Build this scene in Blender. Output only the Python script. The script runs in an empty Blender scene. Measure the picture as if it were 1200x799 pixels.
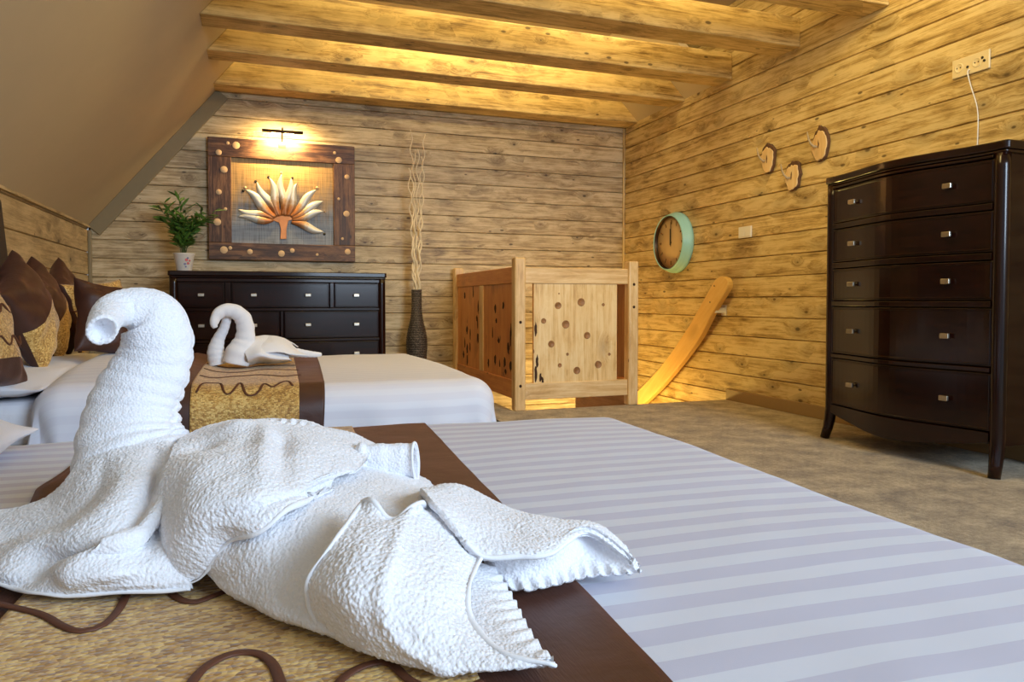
import bpy, math, random
import numpy as np
from mathutils import Vector, Matrix, noise as mnoise
random.seed(7)
rng = np.random.default_rng(11)
S = bpy.context.scene
COL = S.collection
PI = math.pi

# ------------------------------------------------------------------ camera
F, CX, CY, CH = 845.0, 600.0, 376.7, 0.74
YAW, PIT = math.radians(19.55), math.atan(0.028)
FW = Vector((math.sin(YAW) * math.cos(PIT), math.cos(YAW) * math.cos(PIT), -math.sin(PIT)))
RT = Vector((math.cos(YAW), -math.sin(YAW), 0))
UP = RT.cross(FW)
CAM = Vector((0, 0, CH))
cd = bpy.data.cameras.new('camera')
cam = bpy.data.objects.new('camera', cd)
COL.objects.link(cam)
cam.location = CAM
cam.rotation_euler = Matrix((RT, UP, -FW)).transposed().to_euler()
cd.sensor_width = 36
cd.lens = 36 * F / 1200
cd.shift_y = -(399.5 - CY) / 1200
cd.clip_start = 0.02
S.camera = cam
S.view_settings.view_transform = 'Standard'
S.view_settings.look = 'None'
S.view_settings.exposure = 0.0
S.view_settings.gamma = 1.0
S.view_settings.use_curve_mapping = False


def at(x, y, X=None, Y=None, Z=None):
    d = FW + RT * ((x - CX) / F) - UP * ((y - CY) / F)
    if X is not None:
        t = (X - CAM.x) / d.x
    elif Y is not None:
        t = (Y - CAM.y) / d.y
    else:
        t = (Z - CAM.z) / d.z
    return CAM + d * t


# ------------------------------------------------------------------ mesh builder
class MB:
    def __init__(s):
        s.v, s.f, s.m, s.w, s.sm = [], [], [], [], []

    def add(s, verts, faces, mat=0, grain='x', smooth=True, wuv=None):
        b = len(s.v)
        off = random.uniform(0, 50), random.uniform(0, 50), random.uniform(0, 50)
        o = {'x': (0, 1, 2), 'y': (1, 2, 0), 'z': (2, 0, 1)}[grain]
        for i, p in enumerate(verts):
            p = tuple(p)
            s.v.append(p)
            if wuv is not None:
                s.w.append(tuple(wuv[i]))
            else:
                s.w.append((p[o[0]] + off[0], p[o[1]] + off[1], p[o[2]] + off[2]))
        for f in faces:
            s.f.append(tuple(b + k for k in f))
            s.m.append(mat)
            s.sm.append(smooth)
        return s

    def box(s, x0, x1, y0, y1, z0, z1, mat=0, grain='x'):
        v = [(x, y, z) for z in (z0, z1) for y in (y0, y1) for x in (x0, x1)]
        f = [(0, 2, 3, 1), (4, 5, 7, 6), (0, 1, 5, 4), (2, 6, 7, 3), (0, 4, 6, 2), (1, 3, 7, 5)]
        return s.add(v, f, mat, grain, smooth=False)

    def hexa(s, v, mat=0, grain='x'):
        f = [(0, 2, 3, 1), (4, 5, 7, 6), (0, 1, 5, 4), (2, 6, 7, 3), (0, 4, 6, 2), (1, 3, 7, 5)]
        return s.add(v, f, mat, grain, smooth=False)

    def tube(s, pts, rad, n=10, mat=0, cap=True, grain='z', flat=1.0, up=None, smooth=True):
        P = [Vector(p) for p in pts]
        R = rad if hasattr(rad, '__len__') else [rad] * len(P)
        v, f = [], []
        prev = None
        for i, p in enumerate(P):
            t = (P[min(i + 1, len(P) - 1)] - P[max(i - 1, 0)]).normalized()
            if prev is None:
                a = Vector(up) if up else (Vector((0, 0, 1)) if abs(t.z) < .9 else Vector((1, 0, 0)))
            else:
                a = prev
            a = (a - t * a.dot(t)).normalized()
            prev = a
            b = t.cross(a)
            for k in range(n):
                th = 2 * PI * k / n
                v.append(p + (a * math.cos(th) * flat + b * math.sin(th)) * R[i])
        for i in range(len(P) - 1):
            for k in range(n):
                f.append((i * n + k, i * n + (k + 1) % n, (i + 1) * n + (k + 1) % n, (i + 1) * n + k))
        if cap:
            f.append(tuple(range(n - 1, -1, -1)))
            f.append(tuple((len(P) - 1) * n + k for k in range(n)))
        return s.add(v, f, mat, grain, smooth)

    def lathe(s, prof, c, axis='z', n=32, mat=0, grain='z', cap=True):
        v, f = [], []
        for (r, h) in prof:
            for k in range(n):
                th = 2 * PI * k / n
                a, b = r * math.cos(th), r * math.sin(th)
                if axis == 'z':
                    v.append((c[0] + a, c[1] + b, c[2] + h))
                elif axis == 'x':
                    v.append((c[0] + h, c[1] + a, c[2] + b))
                else:
                    v.append((c[0] + b, c[1] + h, c[2] + a))
        for i in range(len(prof) - 1):
            for k in range(n):
                f.append((i * n + k, i * n + (k + 1) % n, (i + 1) * n + (k + 1) % n, (i + 1) * n + k))
        if cap and prof[0][0] > 1e-6:
            f.append(tuple(range(n - 1, -1, -1)))
        if cap and prof[-1][0] > 1e-6:
            f.append(tuple((len(prof) - 1) * n + k for k in range(n)))
        return s.add(v, f, mat, grain, True)

    def grid(s, G, mat=0, grain='x', wuv=None, flip=False, matf=None):
        nr, nc = len(G), len(G[0])
        v = [p for row in G for p in row]
        b = len(s.v)
        f, ms = [], []
        for i in range(nr - 1):
            for j in range(nc - 1):
                q = (i * nc + j, i * nc + j + 1, (i + 1) * nc + j + 1, (i + 1) * nc + j)
                f.append(q[::-1] if flip else q)
                if matf:
                    ms.append(matf(i / (nr - 1), j / (nc - 1)))
        s.add(v, f, mat, grain, True, wuv)
        if matf:
            s.m[-len(f):] = ms
        return s

    def prism(s, poly, d0, d1, axis, mat=0, grain='x'):
        """poly: 2D list, extruded along axis from d0 to d1."""
        n = len(poly)
        def P(a, b, d):
            return {'x': (d, a, b), 'y': (a, d, b), 'z': (a, b, d)}[axis]
        v = [P(a, b, d0) for a, b in poly] + [P(a, b, d1) for a, b in poly]
        f = [tuple(range(n))[::-1], tuple(range(n, 2 * n))]
        f += [(k, (k + 1) % n, n + (k + 1) % n, n + k) for k in range(n)]
        return s.add(v, f, mat, grain, False)

    def build(s, name, mats, parent=None, bevel=0, seg=2, xf=None, own=True, fix=True):
        v = [Vector(p) for p in s.v]
        if xf:
            v = [xf @ p for p in v]
        o0 = Vector((0, 0, 0))
        if parent is not None:
            o0 = ORG[parent.name]
        elif own and v:
            lo = [min(p[k] for p in v) for k in range(3)]
            hi = [max(p[k] for p in v) for k in range(3)]
            o0 = Vector(((lo[0] + hi[0]) / 2, (lo[1] + hi[1]) / 2, lo[2]))
        me = bpy.data.meshes.new(name)
        me.from_pydata([tuple(p - o0) for p in v], [], s.f)
        if not isinstance(mats, (list, tuple)):
            mats = [mats]
        for m in mats:
            me.materials.append(m)
        me.polygons.foreach_set('material_index', s.m)
        me.polygons.foreach_set('use_smooth', s.sm)
        at_ = me.attributes.new('wuv', 'FLOAT_VECTOR', 'POINT')
        at_.data.foreach_set('vector', np.array(s.w, dtype=np.float32).ravel())
        if fix:
            import bmesh
            bm = bmesh.new()
            bm.from_mesh(me)
            bmesh.ops.recalc_face_normals(bm, faces=bm.faces)
            bm.to_mesh(me)
            bm.free()
        me.update()
        o = bpy.data.objects.new(name, me)
        COL.objects.link(o)
        if parent is not None:
            o.parent = parent
            ORG[o.name] = o0
        else:
            o.location = o0
            ORG[o.name] = o0
        if bevel:
            md = o.modifiers.new('bevel', 'BEVEL')
            md.width = bevel
            md.segments = seg
            md.limit_method = 'ANGLE'
            md.angle_limit = math.radians(40)
        return o


ORG = {}


def tag(o, label=None, cat=None, group=None, kind=None):
    if label: o['label'] = label
    if cat: o['category'] = cat
    if group: o['group'] = group
    if kind: o['kind'] = kind
    return o


def empty(name, loc, label, cat, group=None):
    o = bpy.data.objects.new(name, None)
    o.empty_display_size = .05
    COL.objects.link(o)
    o.location = loc
    ORG[o.name] = Vector(loc)
    return tag(o, label, cat, group)


def cr(pts, n):
    """Catmull-Rom through points, n samples, even in arc length."""
    P = np.array([list(p) for p in pts], float)
    if len(P) == 2:
        t = np.linspace(0, 1, n)[:, None]
        return P[0] * (1 - t) + P[1] * t
    Q = np.vstack([2 * P[0] - P[1], P, 2 * P[-1] - P[-2]])
    out = []
    K = 24
    for i in range(1, len(Q) - 2):
        t = np.linspace(0, 1, K, endpoint=False)[:, None]
        a, b, c, d = Q[i - 1], Q[i], Q[i + 1], Q[i + 2]
        out.append(.5 * (2 * b + (c - a) * t + (2 * a - 5 * b + 4 * c - d) * t ** 2 + (3 * b - a - 3 * c + d) * t ** 3))
    A = np.vstack(out + [P[-1:]])
    L = np.r_[0, np.cumsum(np.linalg.norm(np.diff(A[:, :3], axis=0), axis=1))]
    q = np.linspace(0, L[-1], n)
    return np.stack([np.interp(q, L, A[:, k]) for k in range(A.shape[1])], 1)


def loft(rows, nu, nv):
    """rows of control points -> (nv, nu, 3) array."""
    R = np.array([cr(r, nu) for r in rows])
    out = np.zeros((nv, nu, 3))
    # shared parameter along v so that neighbouring columns stay aligned
    L = np.r_[0, np.cumsum(np.linalg.norm(np.diff(R, axis=0), axis=2).mean(1))]
    L /= L[-1]
    P = np.concatenate([2 * R[:1] - R[1:2], R, 2 * R[-1:] - R[-2:-1]])
    for k, t in enumerate(np.linspace(0, 1, nv)):
        i = min(np.searchsorted(L, t, side='right') - 1, len(L) - 2)
        u = (t - L[i]) / (L[i + 1] - L[i])
        a, b, c, d = P[i], P[i + 1], P[i + 2], P[i + 3]
        out[k] = .5 * (2 * b + (c - a) * u + (2 * a - 5 * b + 4 * c - d) * u ** 2 + (3 * b - a - 3 * c + d) * u ** 3)
    return out


def gnormals(G):
    du = np.gradient(G, axis=1)
    dv = np.gradient(G, axis=0)
    n = np.cross(du, dv)
    return n / (np.linalg.norm(n, axis=2, keepdims=True) + 1e-12)


# ------------------------------------------------------------------ materials
def srgb(r, g, b):
    def c(x):
        x /= 255
        return x / 12.92 if x <= .04045 else ((x + .055) / 1.055) ** 2.4
    return (c(r), c(g), c(b), 1)


class NT:
    def __init__(s, name):
        s.mat = bpy.data.materials.new(name)
        s.mat.use_nodes = True
        s.t = s.mat.node_tree
        s.p = s.t.nodes['Principled BSDF']

    def n(s, typ, ins=None, **kw):
        nd = s.t.nodes.new('ShaderNode' + typ)
        for k, v in kw.items():
            setattr(nd, k, v)
        if ins:
            for k, v in ins.items():
                if hasattr(v, 'is_output') or isinstance(v, bpy.types.NodeSocket):
                    s.t.links.new(v, nd.inputs[k])
                else:
                    nd.inputs[k].default_value = v
        return nd

    def m(s, op, a, b=0.0, clamp=False):
        return s.n('Math', {0: a, 1: b}, operation=op, use_clamp=clamp).outputs[0]

    def vm(s, op, a, b):
        return s.n('VectorMath', {0: a, 1: b}, operation=op).outputs[0]

    def noise(s, vec, scale=1, detail=4, rough=.55, dist=0):
        return s.n('TexNoise', {'Vector': vec, 'Scale': scale, 'Detail': detail, 'Roughness': rough, 'Distortion': dist}).outputs[0]

    def ramp(s, fac, stops):
        nd = s.n('ValToRGB', {0: fac})
        e = nd.color_ramp.elements
        while len(e) < len(stops):
            e.new(.5)
        for el, (p, c) in zip(e, stops):
            el.position = p
            el.color = c
        return nd.outputs[0]

    def mix(s, fac, a, b, typ='MIX'):
        nd = s.n('Mix', data_type='RGBA', blend_type=typ)
        for k, v in ((0, fac), (6, a), (7, b)):
            if isinstance(v, bpy.types.NodeSocket):
                s.t.links.new(v, nd.inputs[k])
            else:
                nd.inputs[k].default_value = v
        return nd.outputs[2]

    def set(s, **kw):
        for k, v in kw.items():
            k = k.replace('_', ' ')
            if isinstance(v, bpy.types.NodeSocket):
                s.t.links.new(v, s.p.inputs[k])
            else:
                s.p.inputs[k].default_value = v
        return s

    def bump(s, h, strength=.3, dist=.002):
        b = s.n('Bump', {'Height': h, 'Strength': strength, 'Distance': dist})
        s.t.links.new(b.outputs[0], s.p.inputs['Normal'])
        return s

    def attr(s, name='wuv'):
        return s.n('Attribute', attribute_name=name).outputs['Vector']

    def obj(s):
        return s.n('TexCoord').outputs['Object']


def wood(name, dark, mid, light, knot, rough=.5, knots=.5, contrast=1.0, spread=.35):
    t = NT(name)
    v = t.attr()
    # knots: one candidate per cell, gated by the cell's own random colour
    kv = t.vm('MULTIPLY', v, (4.6, 8.0, 8.0))
    vo = t.n('TexVoronoi', {'Vector': kv, 'Scale': 1.0, 'Randomness': .85})
    sep = t.n('SeparateColor', {0: vo.outputs['Color']})
    gate = t.m('LESS_THAN', sep.outputs[0], knots)
    size = t.m('ADD', t.m('MULTIPLY', sep.outputs[1], .08), .05)
    d = vo.outputs['Distance']
    near = t.m('MULTIPLY', t.m('SUBTRACT', 1.0, t.m('DIVIDE', d, t.m('MULTIPLY', size, 5.5)), True), gate, True)
    core = t.m('MULTIPLY', t.m('SUBTRACT', 1.0, t.m('DIVIDE', d, size), True), gate, True)
    vs = t.n('TexVoronoi', {'Vector': t.vm('MULTIPLY', v, (6.5, 15.0, 15.0)), 'Scale': 1.0, 'Randomness': 1.0})
    sps = t.n('SeparateColor', {0: vs.outputs['Color']})
    pin = t.m('MULTIPLY', t.m('MULTIPLY', t.m('SUBTRACT', .105, t.m('DIVIDE', vs.outputs['Distance'], t.m('ADD', t.m('MULTIPLY', sps.outputs[1], 1.1), .5))), 26.0, True), t.m('LESS_THAN', sps.outputs[0], knots * .75), True)
    # grain bends around the knots
    sh = t.n('CombineXYZ', {1: t.m('MULTIPLY', near, .05), 2: t.m('MULTIPLY', near, .03)}).outputs[0]
    v2 = t.vm('ADD', v, sh)
    big = t.noise(t.vm('MULTIPLY', v2, (2.4, 13, 13)), 1, 6, .68, 1.1)
    bands = t.noise(t.vm('MULTIPLY', v2, (1.6, 46, 46)), 1, 6, .7, .6)
    fine = t.noise(t.vm('MULTIPLY', v2, (7, 240, 240)), 1, 3, .6)
    blot = t.noise(t.vm('MULTIPLY', v, (4.5, 7, 7)), 1, 4, .65)
    g = t.m('ADD', t.m('MULTIPLY', big, .34), t.m('ADD', t.m('MULTIPLY', bands, .36), t.m('ADD', t.m('MULTIPLY', fine, .17), t.m('MULTIPLY', blot, .18))))
    g = t.m('ADD', t.m('MULTIPLY', t.m('SUBTRACT', g, .5), contrast), .5, True)
    col = t.ramp(g, [(.5 - spread * .6, dark), (.5, mid), (.5 + spread * .5, light)])
    # every board has its own tone
    pid = t.n('TexWhiteNoise', {'Vector': t.n('Attribute', attribute_name='pid').outputs['Vector']}, noise_dimensions='3D').outputs[0]
    tone = t.m('ADD', t.m('MULTIPLY', pid, .2), .88)
    col = t.mix(1.0, col, t.n('CombineColor', {0: tone, 1: tone, 2: tone}).outputs[0], 'MULTIPLY')
    smear = t.m('MULTIPLY', t.m('POWER', near, 1.2), t.m('ADD', t.m('MULTIPLY', bands, .9), .2), True)
    col = t.mix(t.m('MULTIPLY', smear, .75), col, knot)
    col = t.mix(t.m('MULTIPLY', pin, .8), col, tuple(c * .8 for c in knot[:3]) + (1,))
    col = t.mix(t.m('MULTIPLY', t.m('MULTIPLY', core, 2.2, True), .8, True), col, tuple(c * .8 for c in knot[:3]) + (1,))
    t.set(Base_Color=col, Roughness=t.m('ADD', t.m('MULTIPLY', g, .2), rough - .1))
    t.bump(t.m('ADD', bands, t.m('MULTIPLY', fine, .6)), .25, .0015)
    return t.mat


def plain(name, col, rough=.5, metal=0, spec=None, var=.06, scale=30, bump=.05, dist=.001, **kw):
    t = NT(name)
    n = t.noise(t.obj(), scale, 3)
    c = t.mix(n, tuple(x * (1 - var) for x in col[:3]) + (1,), tuple(min(1, x * (1 + var)) for x in col[:3]) + (1,))
    t.set(Base_Color=c, Roughness=rough, Metallic=metal, **kw)
    if spec is not None:
        t.set(Specular_IOR_Level=spec)
    if bump:
        t.bump(n, bump, dist)
    return t.mat


M = {}
M['plank_back'] = wood('plank_back', srgb(112, 88, 58), srgb(184, 160, 120), srgb(218, 198, 160), srgb(70, 48, 28), .5, .55, 2.3)
M['plank_right'] = wood('plank_right', srgb(126, 98, 52), srgb(194, 162, 102), srgb(222, 196, 140), srgb(78, 54, 26), .48, .55, 2.7)
M['plank_left'] = wood('plank_left', srgb(112, 88, 56), srgb(176, 150, 108), srgb(206, 180, 136), srgb(70, 48, 28), .5, .45, 2.0)
M['beam'] = wood('beam_pine', srgb(128, 96, 48), srgb(196, 162, 98), srgb(226, 196, 132), srgb(78, 54, 26), .5, .6, 2.7)
M['rail'] = wood('rail_pine', srgb(176, 132, 82), srgb(218, 180, 124), srgb(238, 208, 160), srgb(128, 80, 40), .42, .12, 1.7)
M['slab'] = wood('slab_pale', srgb(176, 124, 66), srgb(230, 194, 134), srgb(244, 216, 166), srgb(120, 72, 34), .4, .08, 2.0)
M['slab_red'] = wood('slab_red', srgb(164, 94, 44), srgb(208, 134, 70), srgb(224, 158, 92), srgb(96, 46, 20), .4, .25, 1.5)
M['hand'] = wood('handrail_wood', srgb(206, 152, 78), srgb(234, 188, 110), srgb(244, 208, 136), srgb(150, 90, 40), .3, .05, .8)
M['frame_wood'] = wood('frame_wood', srgb(30, 18, 12), srgb(80, 51, 35), srgb(138, 100, 70), srgb(24, 14, 10), .5, .1, 2.0)
M['slice'] = wood('slice_wood', srgb(196, 150, 96), srgb(226, 188, 132), srgb(240, 212, 164), srgb(120, 78, 44), .6, .3, 1.2)
M['hole'] = plain('hole_dark', srgb(58, 32, 16), .8)
M['disc'] = plain('disc_wood', srgb(226, 190, 146), .6, var=.12, scale=60)
M['inlay'] = wood('inlay_wood', srgb(110, 70, 36), srgb(152, 106, 62), srgb(176, 130, 84), srgb(80, 46, 22), .5, .1, 1.4)


def darkwood():
    t = NT('dark_mahogany')
    v = t.attr()
    g = t.noise(t.vm('MULTIPLY', v, (2, 40, 40)), 1, 4)
    c = t.ramp(g, [(.3, (.006, .0016, .0012, 1)), (.7, (.020, .0048, .0032, 1))])
    t.set(Base_Color=c, Specular_IOR_Level=.35, Roughness=.2, Coat_Weight=.2, Coat_Roughness=.12)
    t.bump(g, .06, .001)
    return t.mat


M['dark'] = darkwood()
M['nickel'] = plain('brushed_nickel', (.62, .57, .48, 1), .3, 1.0)
M['plaster'] = plain('plaster', srgb(192, 172, 138), .85, var=.04, scale=6, bump=.1)
M['trim'] = plain('trim_paint', srgb(140, 124, 92), .6, var=.05)
M['base'] = plain('baseboard_paint', srgb(150, 122, 82), .5, var=.05)


def carpet():
    t = NT('carpet')
    v = t.obj()
    a = t.noise(v, 7, 5, .65)
    b = t.noise(v, 55, 3, .7)
    c = t.noise(v, 260, 2, .6)
    g = t.m('ADD', t.m('MULTIPLY', a, .5), t.m('ADD', t.m('MULTIPLY', b, .32), t.m('MULTIPLY', c, .18)))
    col = t.ramp(g, [(.36, srgb(104, 88, 64)), (.5, srgb(166, 146, 112)), (.64, srgb(214, 196, 160))])
    t.set(Base_Color=col, Roughness=1.0, Sheen_Weight=.3, Specular_IOR_Level=.1)
    t.bump(t.m('ADD', c, b), .8, .006)
    return t.mat


M['carpet'] = carpet()


def duvet(name, ca, cb):
    t = NT(name)
    v = t.attr()
    y = t.n('SeparateXYZ', {0: v}).outputs[1]
    fr = t.m('FRACT', t.m('DIVIDE', y, .0562))
    st = t.m('MULTIPLY', t.m('SUBTRACT', .5, t.m('ABSOLUTE', t.m('SUBTRACT', fr, .5))), 1.0)
    st = t.m('MULTIPLY', t.m('SUBTRACT', st, .235), 60.0, True)
    wv = t.noise(t.vm('MULTIPLY', v, (900, 900, 1)), 1, 2)
    c = t.mix(st, ca, cb)
    t.set(Base_Color=c, Roughness=t.m('ADD', t.m('MULTIPLY', st, .25), .5), Sheen_Weight=.15, Specular_IOR_Level=.3)
    t.bump(t.m('ADD', wv, t.noise(v, 9, 3)), .08, .004)
    return t.mat


M['duvet'] = duvet('sateen_duvet', srgb(220, 227, 243), srgb(202, 204, 225))
M['duvet_far'] = duvet('sateen_duvet_far', srgb(230, 232, 244), srgb(226, 227, 240))


def linen():
    t = NT('white_linen')
    v = t.obj()
    n = t.noise(v, 10, 4, .5, .6)
    t.set(Base_Color=srgb(234, 234, 242), Roughness=.7, Sheen_Weight=.2, Specular_IOR_Level=.25)
    t.bump(n, .25, .02)
    return t.mat


M['linen'] = linen()


def terry():
    t = NT('terry_towel')
    v = t.obj()
    a = t.n('TexVoronoi', {'Vector': v, 'Scale': 330.0}).outputs['Distance']
    b = t.noise(v, 170, 3, .6)
    t.set(Base_Color=srgb(240, 240, 246), Roughness=1.0, Sheen_Weight=.4, Sheen_Roughness=.6, Specular_IOR_Level=.1,
          Subsurface_Weight=.12, Subsurface_Scale=.01)
    t.set(Subsurface_Radius=(.6, .5, .45))
    t.bump(t.m('ADD', t.m('MULTIPLY', a, -1.0), b), .45, .0025)
    return t.mat


M['terry'] = terry()
M['hem'] = plain('towel_hem', srgb(240, 241, 246), .9, var=.02, scale=300, bump=.3)


def satin():
    t = NT('brown_satin')
    v = t.obj()
    n = t.noise(v, 12, 4, .5, .5)
    w = t.noise(t.vm('MULTIPLY', v, (600, 60, 200)), 1, 2)
    c = t.mix(n, srgb(54, 29, 21), srgb(78, 44, 33))
    t.set(Base_Color=c, Roughness=.5, Sheen_Weight=.3, Sheen_Roughness=.4, Specular_IOR_Level=.5)
    t.set(Sheen_Tint=srgb(190, 130, 110))
    t.bump(t.m('ADD', n, t.m('MULTIPLY', w, .15)), .25, .012)
    return t.mat


M['satin'] = satin()


def tan():
    t = NT('tan_weave')
    v = t.obj()
    vo = t.n('TexVoronoi', {'Vector': t.vm('MULTIPLY', v, (150, 230, 190)), 'Scale': 1.0})
    sep = t.n('SeparateColor', {0: vo.outputs['Color']})
    big = t.noise(v, 9, 3)
    g = t.m('ADD', t.m('MULTIPLY', sep.outputs[0], .55), t.m('MULTIPLY', big, .5), True)
    c = t.ramp(g, [(.2, srgb(142, 98, 40)), (.5, srgb(194, 148, 72)), (.8, srgb(232, 196, 120))])
    t.set(Base_Color=c, Roughness=.6, Sheen_Weight=.25)
    t.bump(t.m('MULTIPLY', vo.outputs['Distance'], -1.0), .6, .003)
    return t.mat


M['tan'] = tan()
M['cord'] = plain('brown_cord', srgb(92, 52, 34), .6, var=.2, scale=200, bump=.3)
M['black'] = plain('black_fabric', srgb(24, 22, 22), .7, bump=.2)
M['leather'] = plain('headboard_leather', srgb(52, 38, 30), .45, bump=.15)
M['mint'] = plain('mint_enamel', srgb(164, 220, 214), .35, var=.05, scale=8)
M['face'] = plain('clock_face', srgb(222, 190, 142), .6, var=.08, scale=14)
M['ink'] = plain('black_ink', srgb(34, 28, 24), .5)
M['numeral'] = plain('numeral_brown', srgb(130, 98, 62), .6)
M['cream'] = plain('cream_plastic', srgb(228, 208, 166), .35, var=.02)
M['white'] = plain('white_plastic', srgb(236, 230, 220), .35, var=.02)
M['pot'] = plain('white_enamel_pot', srgb(232, 226, 220), .35, var=.03)
M['flower_r'] = plain('painted_rose', srgb(200, 90, 100), .5)
M['flower_b'] = plain('painted_violet', srgb(110, 110, 160), .5)
M['leaf'] = plain('leaf_green', srgb(86, 122, 48), .45, var=.45, scale=60)
M['stem'] = plain('stem_green', srgb(74, 88, 40), .6)
M['soil'] = plain('soil', srgb(60, 44, 30), .9)
M['branch'] = plain('pale_willow', srgb(240, 222, 188), .6, var=.15, scale=50, bump=.3)
M['bark'] = plain('bark', srgb(96, 66, 42), .9, var=.4, scale=120, bump=.8, dist=.004)
M['twig'] = plain('grey_twig', srgb(170, 148, 116), .7, var=.25, scale=80, bump=.4)
M['brass'] = plain('dark_bronze', (.09, .055, .03, 1), .35, .9)
M['copper'] = plain('copper_sheet', srgb(196, 122, 70), .35, .7, var=.25, scale=30)


def weave():
    t = NT('woven_vase')
    v = t.attr()
    a = t.n('TexWave', {'Vector': v, 'Scale': 22.0, 'Distortion': 2.0}, bands_direction='X').outputs[1]
    b = t.n('TexVoronoi', {'Vector': t.obj(), 'Scale': 95.0}).outputs['Distance']
    g = t.m('ADD', t.m('MULTIPLY', a, .4), t.m('MULTIPLY', b, .6))
    t.set(Base_Color=t.ramp(g, [(.15, srgb(20, 16, 14)), (.45, srgb(52, 44, 38)), (.8, srgb(128, 112, 98))]), Roughness=.5)
    t.bump(g, .8, .01)
    return t.mat


M['weave'] = weave()


def metal_petal():
    t = NT('petal_metal')
    v = t.attr()          # x: 0 at the heart, 1 at the tip
    x = t.n('SeparateXYZ', {0: v}).outputs[0]
    n = t.noise(t.obj(), 40, 4)
    f = t.m('ADD', x, t.m('MULTIPLY', t.m('SUBTRACT', n, .5), .35))
    c = t.ramp(f, [(.22, srgb(190, 122, 70)), (.38, srgb(206, 168, 126)), (.52, srgb(226, 224, 214))])
    t.set(Base_Color=c, Roughness=.42, Metallic=.25)
    return t.mat


M['petal'] = metal_petal()


def artboard():
    t = NT('weathered_panel')
    v = t.obj()
    z = t.n('SeparateXYZ', {0: v}).outputs[2]
    n = t.noise(t.vm('MULTIPLY', v, (14, 1, 3)), 1, 5, .7)
    s = t.noise(t.vm('MULTIPLY', v, (3, 1, 90)), 1, 4, .6)
    x = t.noise(t.vm('MULTIPLY', v, (120, 1, 4)), 1, 3, .6)
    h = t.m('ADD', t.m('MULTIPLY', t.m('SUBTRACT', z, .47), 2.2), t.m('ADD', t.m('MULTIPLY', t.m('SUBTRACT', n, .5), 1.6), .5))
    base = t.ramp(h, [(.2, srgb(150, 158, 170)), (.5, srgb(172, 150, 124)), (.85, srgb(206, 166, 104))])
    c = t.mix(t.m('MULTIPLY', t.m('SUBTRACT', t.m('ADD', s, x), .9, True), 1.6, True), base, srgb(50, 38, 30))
    t.set(Base_Color=c, Roughness=.55)
    t.bump(t.m('ADD', s, x), .4, .003)
    return t.mat


M['art'] = artboard()


def emit(name, col, k):
    t = NT(name)
    t.set(Base_Color=col, Emission_Color=col, Emission_Strength=k)
    return t.mat


M['bulb'] = emit('lit_bulb', (1, .72, .36, 1), 25)

# ------------------------------------------------------------------ setting
XR, YB, XL = 3.345, 6.195, -1.185
KNEE, ZC = 1.305, 2.95
SL = (2.39 - KNEE) / (-.29 - XL)      # rise of the sloping ceiling per metre of X


def slope_x(z):
    return XL + (z - KNEE) / SL


def planks(name, mat, along, across_fixed, u0f, u1f, z0, z1, pitch, zoff, inward, th=.02, maxlen=(9, 12)):
    """A boarded wall: horizontal boards with a V groove, butt joints here and there."""
    mb = MB()
    pid = []
    z = zoff
    while z > z0:
        z -= pitch
    while z < z1:
        a, b = max(z, z0), min(z + pitch, z1)
        z += pitch
        if b - a < .01:
            continue
        us = [None]
        lo, hi = min(u0f(a), u0f(b)), max(u1f(a), u1f(b))
        p = lo + maxlen[1]
        cuts = []
        while p < hi - .4:
            cuts.append(p)
            p += random.uniform(*maxlen)
        ends = [None] + cuts + [None]
        for k in range(len(ends) - 1):
            g = .005
            prof = [(a, .014), (a + g, 0), (b - g, 0), (b, .014)]
            V, W = [], []
            off = (random.uniform(0, 60), random.uniform(0, 60), random.uniform(0, 60))
            for (zz, dep) in prof:
                for e, fn, sgn in ((ends[k], u0f, 1), (ends[k + 1], u1f, -1)):
                    u = fn(zz) if e is None else e + .0008 * sgn
                    c = across_fixed - inward * dep
                    V.append((u, c, zz) if along == 'x' else (c, u, zz))
                    W.append((u + off[0], zz + off[1], off[2]))
            fs = [(0, 1, 3, 2), (2, 3, 5, 4), (4, 5, 7, 6)]
            mb.add(V, fs, 0, 'x', False, W)
            pid += [(off[0], off[1], off[2])] * 8
    # backing sheet
    bx = across_fixed - inward * .016
    V, W = [], []
    zs = [z0, z1] if name != 'wall_back' else [z0, KNEE, z1]
    for zz in zs:
        for fn in (u0f, u1f):
            u = fn(zz)
            V.append((u, bx, zz) if along == 'x' else (bx, u, zz))
            W.append((0, 0, 0))
    mb.add(V, [(2 * i, 2 * i + 1, 2 * i + 3, 2 * i + 2) for i in range(len(zs) - 1)], 1, 'x', False, W)
    pid += [(0, 0, 0)] * len(V)
    o = mb.build(name, [mat, M['hole']], own=False, fix=False)
    a_ = o.data.attributes.new('pid', 'FLOAT_VECTOR', 'POINT')
    a_.data.foreach_set('vector', np.array(pid, dtype=np.float32).ravel())
    # make the boards face the room
    import bmesh
    bm = bmesh.new(); bm.from_mesh(o.data)
    want = Vector((0, inward, 0)) if along == 'x' else Vector((inward, 0, 0))
    for f in bm.faces:
        f.normal_update()
        if f.normal.dot(want) < 0:
            f.normal_flip()
    bm.to_mesh(o.data); bm.free()
    return tag(o, kind='structure')


wb = planks('wall_back', M['plank_back'], 'x', YB, lambda z: XL if z < KNEE else slope_x(z), lambda z: XR, -1.6, ZC, .1425, .069, -1)
wr = planks('wall_right', M['plank_right'], 'y', XR, lambda z: -1.4, lambda z: YB, -1.6, ZC, .1425, .0575, -1)
wl = planks('wall_left', M['plank_left'], 'y', XL, lambda z: -1.4, lambda z: YB, 0.0, KNEE, .17, .09, 1)

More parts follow.
